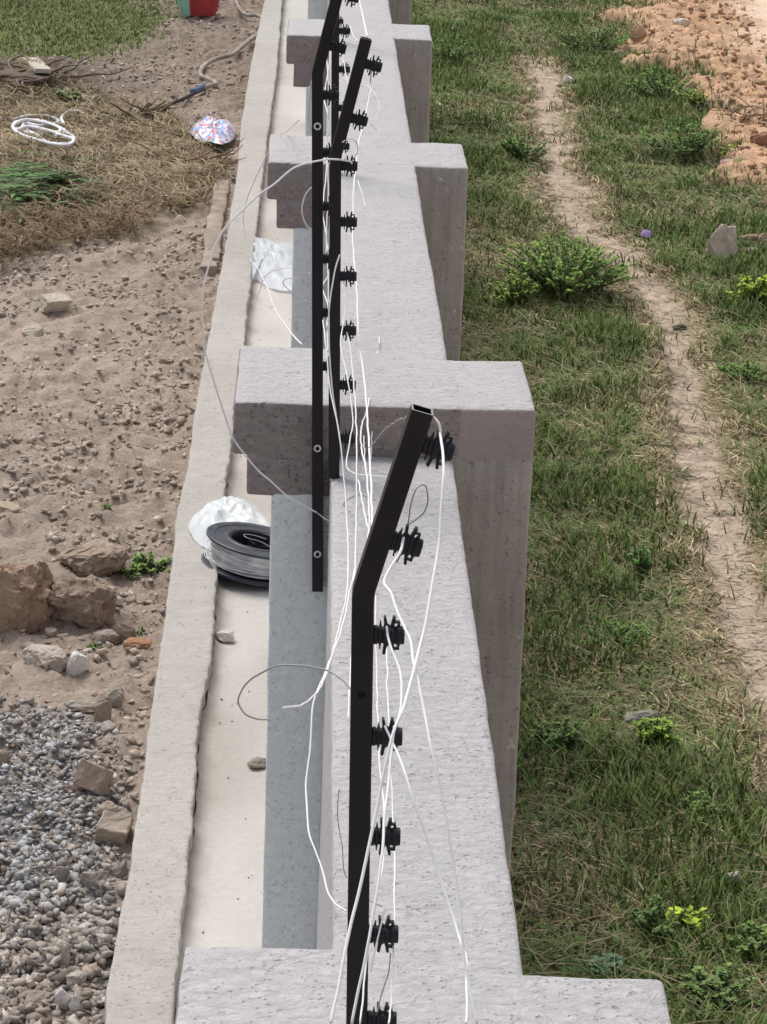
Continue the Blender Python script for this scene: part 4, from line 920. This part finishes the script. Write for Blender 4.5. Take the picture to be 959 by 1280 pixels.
hosep('grey_hose',[(-0.798,15.497,-1.465),(-0.748,15.600,-1.465),(-0.708,15.702,-1.465),(-0.758,15.854,-1.465),(-0.826,16.006,-1.465),(-0.832,16.271,-1.465),(-0.788,16.588,-1.465),(-0.720,16.777,-1.465),(-0.638,16.935,-1.465),(-0.589,17.236,-1.465),(-0.528,17.625,-1.465),(-0.457,17.950,-1.465)],hg,.017)
for lb,pts,mm,rr_ in (('dark grey hose at the top beside the kerb and the red sack',[(-0.723,20.098,-1.470),(-0.676,19.459,-1.470),(-0.625,19.070,-1.470),(-0.563,18.910,-1.470),(-0.499,18.923,-1.470),(-0.443,18.721,-1.470)],hg,.015),
                  ('black hose lying along the lawn edge at the far left',[(-2.634,16.526,-1.470),(-2.282,16.451,-1.470),(-2.111,16.448,-1.470),(-1.960,16.372,-1.470),(-1.890,16.180,-1.470)],hm,.017)):
    o=tube_obj('garden_hose',pts,rr_,mm,n=60,sides=8); tag(o,lb,'hose')
P=(-1.9179,15.5619,-1.4000)
bd_=block('wooden_board',(-.055,.055),-.36,lambda x:.36,-.015,lambda x,y:.015,r=.003,res=.08,mat=simple('weathered_pale_board',(.50,.46,.38),var=.2,vs=6),amp=.001)
bd_.location=(P[0],P[1]-.10,-1.335); bd_.rotation_euler=(-.06,.03,.22); tag(bd_,'short pale wooden board resting on the dark mound at the far left','board')
P=(-1.9521,15.1534,-1.4500)
rock('earth_mound','dark blocky earth lump under the pale board','earth lump',P[0],P[1],rock_z(P[0],P[1])-.02,.36,.13,(.17,.13,.105),901,cube=.8,sy=.45)
P=(-1.5251,14.9124,-1.4800); rock('brick_piece','tan brick lying between the straw and the dark mound','brick',P[0],P[1],rock_z(P[0],P[1])+.0,.12,.055,(.46,.38,.29),902,cube=.95,n=30)
P=(-1.4850,14.1276,-1.4800); rock('brown_stone','brown lump of root beside the white strapping','root lump',P[0]-.1,P[1],rock_z(P[0],P[1]),.10,.06,(.28,.17,.10),903)
P=(-1.1367,14.3978,-1.5000)
def branchy(name,label,cat,P,n,L,r_,col,seed,up=.5):
    rr=random.Random(seed); V=[];F=[]
    for i in range(n):
        a=rr.uniform(0,2*PI); e=rr.uniform(.05,up); l=L*rr.uniform(.5,1)
        p=Vector((rr.uniform(-.3,.3)*L,rr.uniform(-.3,.3)*L,0)); pts=[p]
        for k in range(4):
            a+=rr.gauss(0,.4); p=p+Vector((math.cos(a),math.sin(a),e+rr.gauss(0,.15)))*l/4; pts.append(Vector(p))
        v,f=sweep(catmull(pts,12),lambda t:r_*(1-.7*t),5); F+=[tuple(i_+len(V) for i_ in q) for q in f]; V+=v
    o=mesh_obj(name,V,F,simple(name+'_bark_'+str(seed),col,var=.3,vs=20),smooth=True); o.location=(P[0],P[1],rock_z(P[0],P[1])); return tag(o,label,cat)
branchy('dead_branch','tangle of dark dead twigs at the end of the black pipe','dead twigs',P,16,.30,.012,(.13,.095,.07),5,.6)
branchy('dead_branch','grey sticks leaning on the dark mound below the board','dead sticks',(-1.8840,15.3252,-1.5000),12,.6,.014,(.20,.17,.14),6,.25)
branchy('dead_branch','brown dry twigs near the kerb below the printed bag','dead twigs',(-0.7595,13.0927,-1.5000),34,.42,.008,(.26,.16,.10),7,.35)
branchy('dead_branch','bent grey twigs on the red bank at the far right','dead twigs',(3.2821,17.2273,-1.9500),14,.5,.008,(.22,.16,.12),8,.6)
branchy('dead_branch','forked dry stalk lying in the grass left of the footpath','dead stalk',(1.2721,11.4748,-1.9600),7,.30,.005,(.50,.43,.29),9,.25)
branchy('dead_branch','dry branching stalk against the foot of the wall at the lower right','dead stalk',(0.7324,4.8590,-1.9700),9,.24,.003,(.42,.33,.22),10,.2)

# sack
P=(-0.9831,18.9825,-1.5000)
sk=empty('woven_sack',(P[0],P[1]+.12,-1.5)); tag(sk,'bulging woven sack, half mint green and half red, standing at the top of the photo','sack')
def sackpart(nm,a0,a1,mat):
    V=[];F=[];nz=26;na=30
    for j in range(nz+1):
        t=j/nz
        for k in range(na+1):
            a=a0+(a1-a0)*k/na
            r_=.165+.03*math.sin(PI*min(1,t*1.2))-.05*t**4 ; r_*=(.90+.10*min(1,t*4))
            w_=1+.05*mnoise.noise(Vector((math.cos(a)*2,math.sin(a)*2,t*5)))+.03*mnoise.noise(Vector((math.cos(a)*6,math.sin(a)*6,t*14)))
            q_=(abs(math.cos(a))**4+abs(math.sin(a))**4)**-.25*.93; V.append((math.cos(a)*q_*r_*w_*1.02,math.sin(a)*q_*r_*w_*.72,t*.62))
    for j in range(nz):
        for k in range(na): q=j*(na+1)+k; F.append((q,q+1,q+na+2,q+na+1))
    return mesh_obj(nm,V,F,mat,sk,smooth=True)
sackpart('red_panel',-1.95,.9,simple('red_woven_plastic',(.42,.05,.05),var=.3,vs=9,bump=.5,bs=40,rough=.6))
sackpart('mint_panel',-4.0,-1.95,simple('mint_woven_plastic',(.30,.56,.46),var=.15,vs=9,bump=.4,bs=40,rough=.6))
sackpart('back_panel',.9,2*PI-4.0,simple('dark_red_woven_plastic',(.30,.04,.04),var=.2,vs=9,rough=.6))
P=(-0.7805,20.2027,-1.5000)
rock('red_bundle','small dark red bundle next to the sack at the top edge','bundle',P[0],P[1]+.05,-1.52,.16,.14,(.22,.05,.045),905,cube=.1)

# ================================================================== WEEDS
def weed(name,label,cat,x,y,w_,h_,col,col2,seed,nst=14,leaf=.03,nl=26,group=None,droop=.5,lw=.35):
    r=np.random.default_rng(seed); V=[];Q=[];Cc=[];SV=[];SF=[]
    z0=rock_z(x,y)-.01
    for s in range(nst):
        a=r.uniform(0,2*PI); rad=w_*.5*math.sqrt(r.uniform(0,1)); hh=h_*r.uniform(.45,1)*(1-.35*(rad/(w_*.5))**2)
        top=Vector((math.cos(a)*rad,math.sin(a)*rad,hh)); b0=Vector((math.cos(a)*rad*.3,math.sin(a)*rad*.3,0))
        mid=b0.lerp(top,.5)+Vector((0,0,hh*.12)); pts=catmull([b0,mid,top],8)
        v,f=sweep(pts,.0022,4); SF+=[tuple(i+len(SV) for i in q) for q in f]; SV+=v
        for i in range(nl):
            t=r.uniform(.25,1); p=b0.lerp(top,t)+Vector((0,0,hh*.24*t*(1-t)*2)); la=r.uniform(0,2*PI); ll=leaf*r.uniform(.6,1.2); el=r.uniform(-.3,.8)
            d=Vector((math.cos(la)*math.cos(el),math.sin(la)*math.cos(el),math.sin(el))); s_=Vector((-math.sin(la),math.cos(la),0))*ll*lw
            k=len(V); V+= [p,p+d*ll*.5+s_,p+d*ll-Vector((0,0,ll*droop*.3)),p+d*ll*.5-s_]; Q.append((k,k+1,k+2,k+3))
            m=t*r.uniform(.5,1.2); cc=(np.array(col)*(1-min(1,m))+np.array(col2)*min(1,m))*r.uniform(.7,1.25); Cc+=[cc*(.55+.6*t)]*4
    root=empty(name,(x,y,z0)); tag(root,label,cat,group)
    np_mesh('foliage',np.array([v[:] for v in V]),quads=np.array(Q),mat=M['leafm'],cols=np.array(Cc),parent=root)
    mesh_obj('stem',SV,SF,M['stemm'],root)
    return root
M['stemm']=simple('green_stem',(.10,.13,.045),var=.3,bump=0)
G1=(.05,.115,.03);G2=(.13,.24,.05);YG=(.34,.44,.05);DG=(.06,.10,.032)
WEEDS=[
('weed_plant','broad bright green weed clump left of the footpath bend','weed',(1.437,12.166),0.623,0.438,DG,(.20,.33,.06),85,.026,48),
('weed_plant','yellow-green weed clump left of the broad bright one','weed',(1.142,11.839),0.271,0.249,DG,(.22,.32,.05),30,.026,30),
('weed_plant','dark green weed tall against the pillar near the top of the path','weed',(1.477,16.049),0.285,0.285,DG,G2,26,.028,30),
('weed_plant','bright yellow-green weed cut by the right edge of the photo','weed',(2.527,11.991),0.293,0.229,G1,YG,30,.032,36),
('weed_plant','green bushy weed on the left foot of the red bank','weed',(2.801,18.674),0.483,0.335,DG,G2,34,.03,34),
('weed_plant','second green bushy weed below the red bank, left of the yellow tuft','weed',(2.625,16.217),0.489,0.357,DG,G2,40,.03,34),
('weed_plant','yellow tipped weed between the two green bushy weeds','weed',(2.969,18.170),0.227,0.189,G1,(.34,.38,.07),14,.03,24),
('weed_plant','small yellow tuft at the edge of the red bank','weed',(2.980,16.356),0.174,0.093,G1,(.40,.44,.05),12,.03,24),
('weed_plant','dark scrubby weed behind the yellow tuft','weed',(3.060,17.677),0.247,0.370,DG,(.12,.14,.06),18,.024,18),
('weed_plant','green weed at the top beside the path start','weed',(2.428,20.917),0.565,0.353,DG,G2,28,.03,28),
('weed_plant','green weed against the fourth pillar at the top','weed',(1.141,20.127),0.342,0.273,DG,G2,24,.028,26),
('weed_plant','thin upright green weed near the middle of the lower verge','weed',(1.372,7.429),0.086,0.197,G1,(.11,.24,.05),12,.016,40),
('weed_plant','bright yellow-green broad-leaved weed in the lower right','weed',(1.165,4.347),0.107,0.116,G1,(.42,.52,.05),14,.030,14),
('weed_plant','green feathery weed left of the bright broad-leaved one','weed',(1.071,4.291),0.159,0.159,(.08,.13,.04),(.13,.21,.06),22,.014,50),
('weed_plant','green-yellow weed by the flat grey stone','weed',(1.230,5.706),0.129,0.140,G1,(.24,.36,.05),18,.022,30),
('weed_plant','bluish green tuft near the bottom, right of the wall corner','weed',(0.910,4.059),0.084,0.066,(.06,.12,.06),(.16,.26,.15),14,.024,20),
('weed_plant','small green weed against the shaft of the second pillar','weed',(0.890,5.687),0.157,0.140,(.08,.13,.04),(.14,.22,.06),20,.02,30),
('weed_plant','dark green weed right of the nearest cap corner at the bottom','weed',(1.207,3.904),0.184,0.115,(.09,.14,.04),(.15,.23,.07),24,.022,34),
('weed_plant','green weed at the lower right edge of the photo','weed',(1.356,4.202),0.143,0.119,(.09,.14,.04),(.14,.23,.06),18,.022,30),
('weed_plant','green weed right of the middle of the verge, beside the bare patch','weed',(1.325,5.152),0.143,0.106,(.09,.14,.04),(.14,.23,.06),16,.02,30),
('weed_plant','fresh green patch left of the thin upright weed','weed',(1.185,6.657),0.227,0.111,(.08,.14,.04),(.13,.24,.05),22,.018,30),
('weed_plant','fresh green weed patch right of the path in the middle','weed',(2.252,10.438),0.248,0.124,DG,G2,22,.022,26),
('weed_plant','low green weeds spreading on the soil beside the kerb','weed',(-0.566,6.063),0.125,0.097,(.09,.15,.04),(.17,.26,.07),26,.018,26),
('weed_plant','small green weeds left of the weeds beside the kerb','weed',(-0.633,5.968),0.073,0.056,(.09,.15,.04),(.17,.26,.07),12,.016,18),
('weed_plant','tiny green sprig in the soil above the brown boulders','weed',(-0.769,6.713),0.042,0.027,(.09,.15,.04),(.17,.26,.07),6,.012,10),
('weed_plant','tiny green sprig in the soil right above the low tan slab','weed',(-1.063,6.699),0.048,0.024,(.09,.15,.04),(.15,.22,.07),6,.012,10),
('weed_plant','tiny green sprig among the stones above the rust-coloured stone','weed',(-0.564,5.519),0.043,0.032,(.09,.15,.04),(.15,.22,.07),6,.012,10),
('weed_plant','faint green sprigs among stones below the rust-coloured stone','weed',(-0.690,5.277),0.058,0.031,(.09,.13,.05),(.15,.20,.07),8,.012,10),
('weed_plant','green grass tuft on the dark mound beside the tan brick','weed',(-1.632,14.800),0.179,0.137,(.06,.11,.03),(.13,.20,.06),16,.03,20),
]
sd_=3000
for (nm,lb,ct,P,w_,h_,ca,cb_,nst,lf,nl) in WEEDS:
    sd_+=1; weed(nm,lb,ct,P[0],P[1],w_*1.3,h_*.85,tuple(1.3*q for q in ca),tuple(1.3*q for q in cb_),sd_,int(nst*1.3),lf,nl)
# cut leaf bundle lying on the straw
P=(-1.5681,12.1723,-1.4600)
r=np.random.default_rng(5); n=420
bx=P[0]+r.normal(0,.13,n); by=P[1]+r.normal(0,.28,n); 
c=(np.array([.10,.20,.055])*r.uniform(.5,1.5,(n,1)))
lb_=blades('leaf_bundle',np.stack([bx,by,hl(bx,by)+r.uniform(.02,.06,n)],1),r.uniform(.10,.28,n),r.uniform(-.02,.03,n),r.uniform(.018,.036,n),r.choice([-.9,-2.3,-.4,-2.9],n)+r.normal(0,.35,n),r.normal(0,.03,n),c,M['leafm'],4,1.0)
tag(lb_,'heap of cut fresh green leaves thrown on the straw at the left','cut leaves')
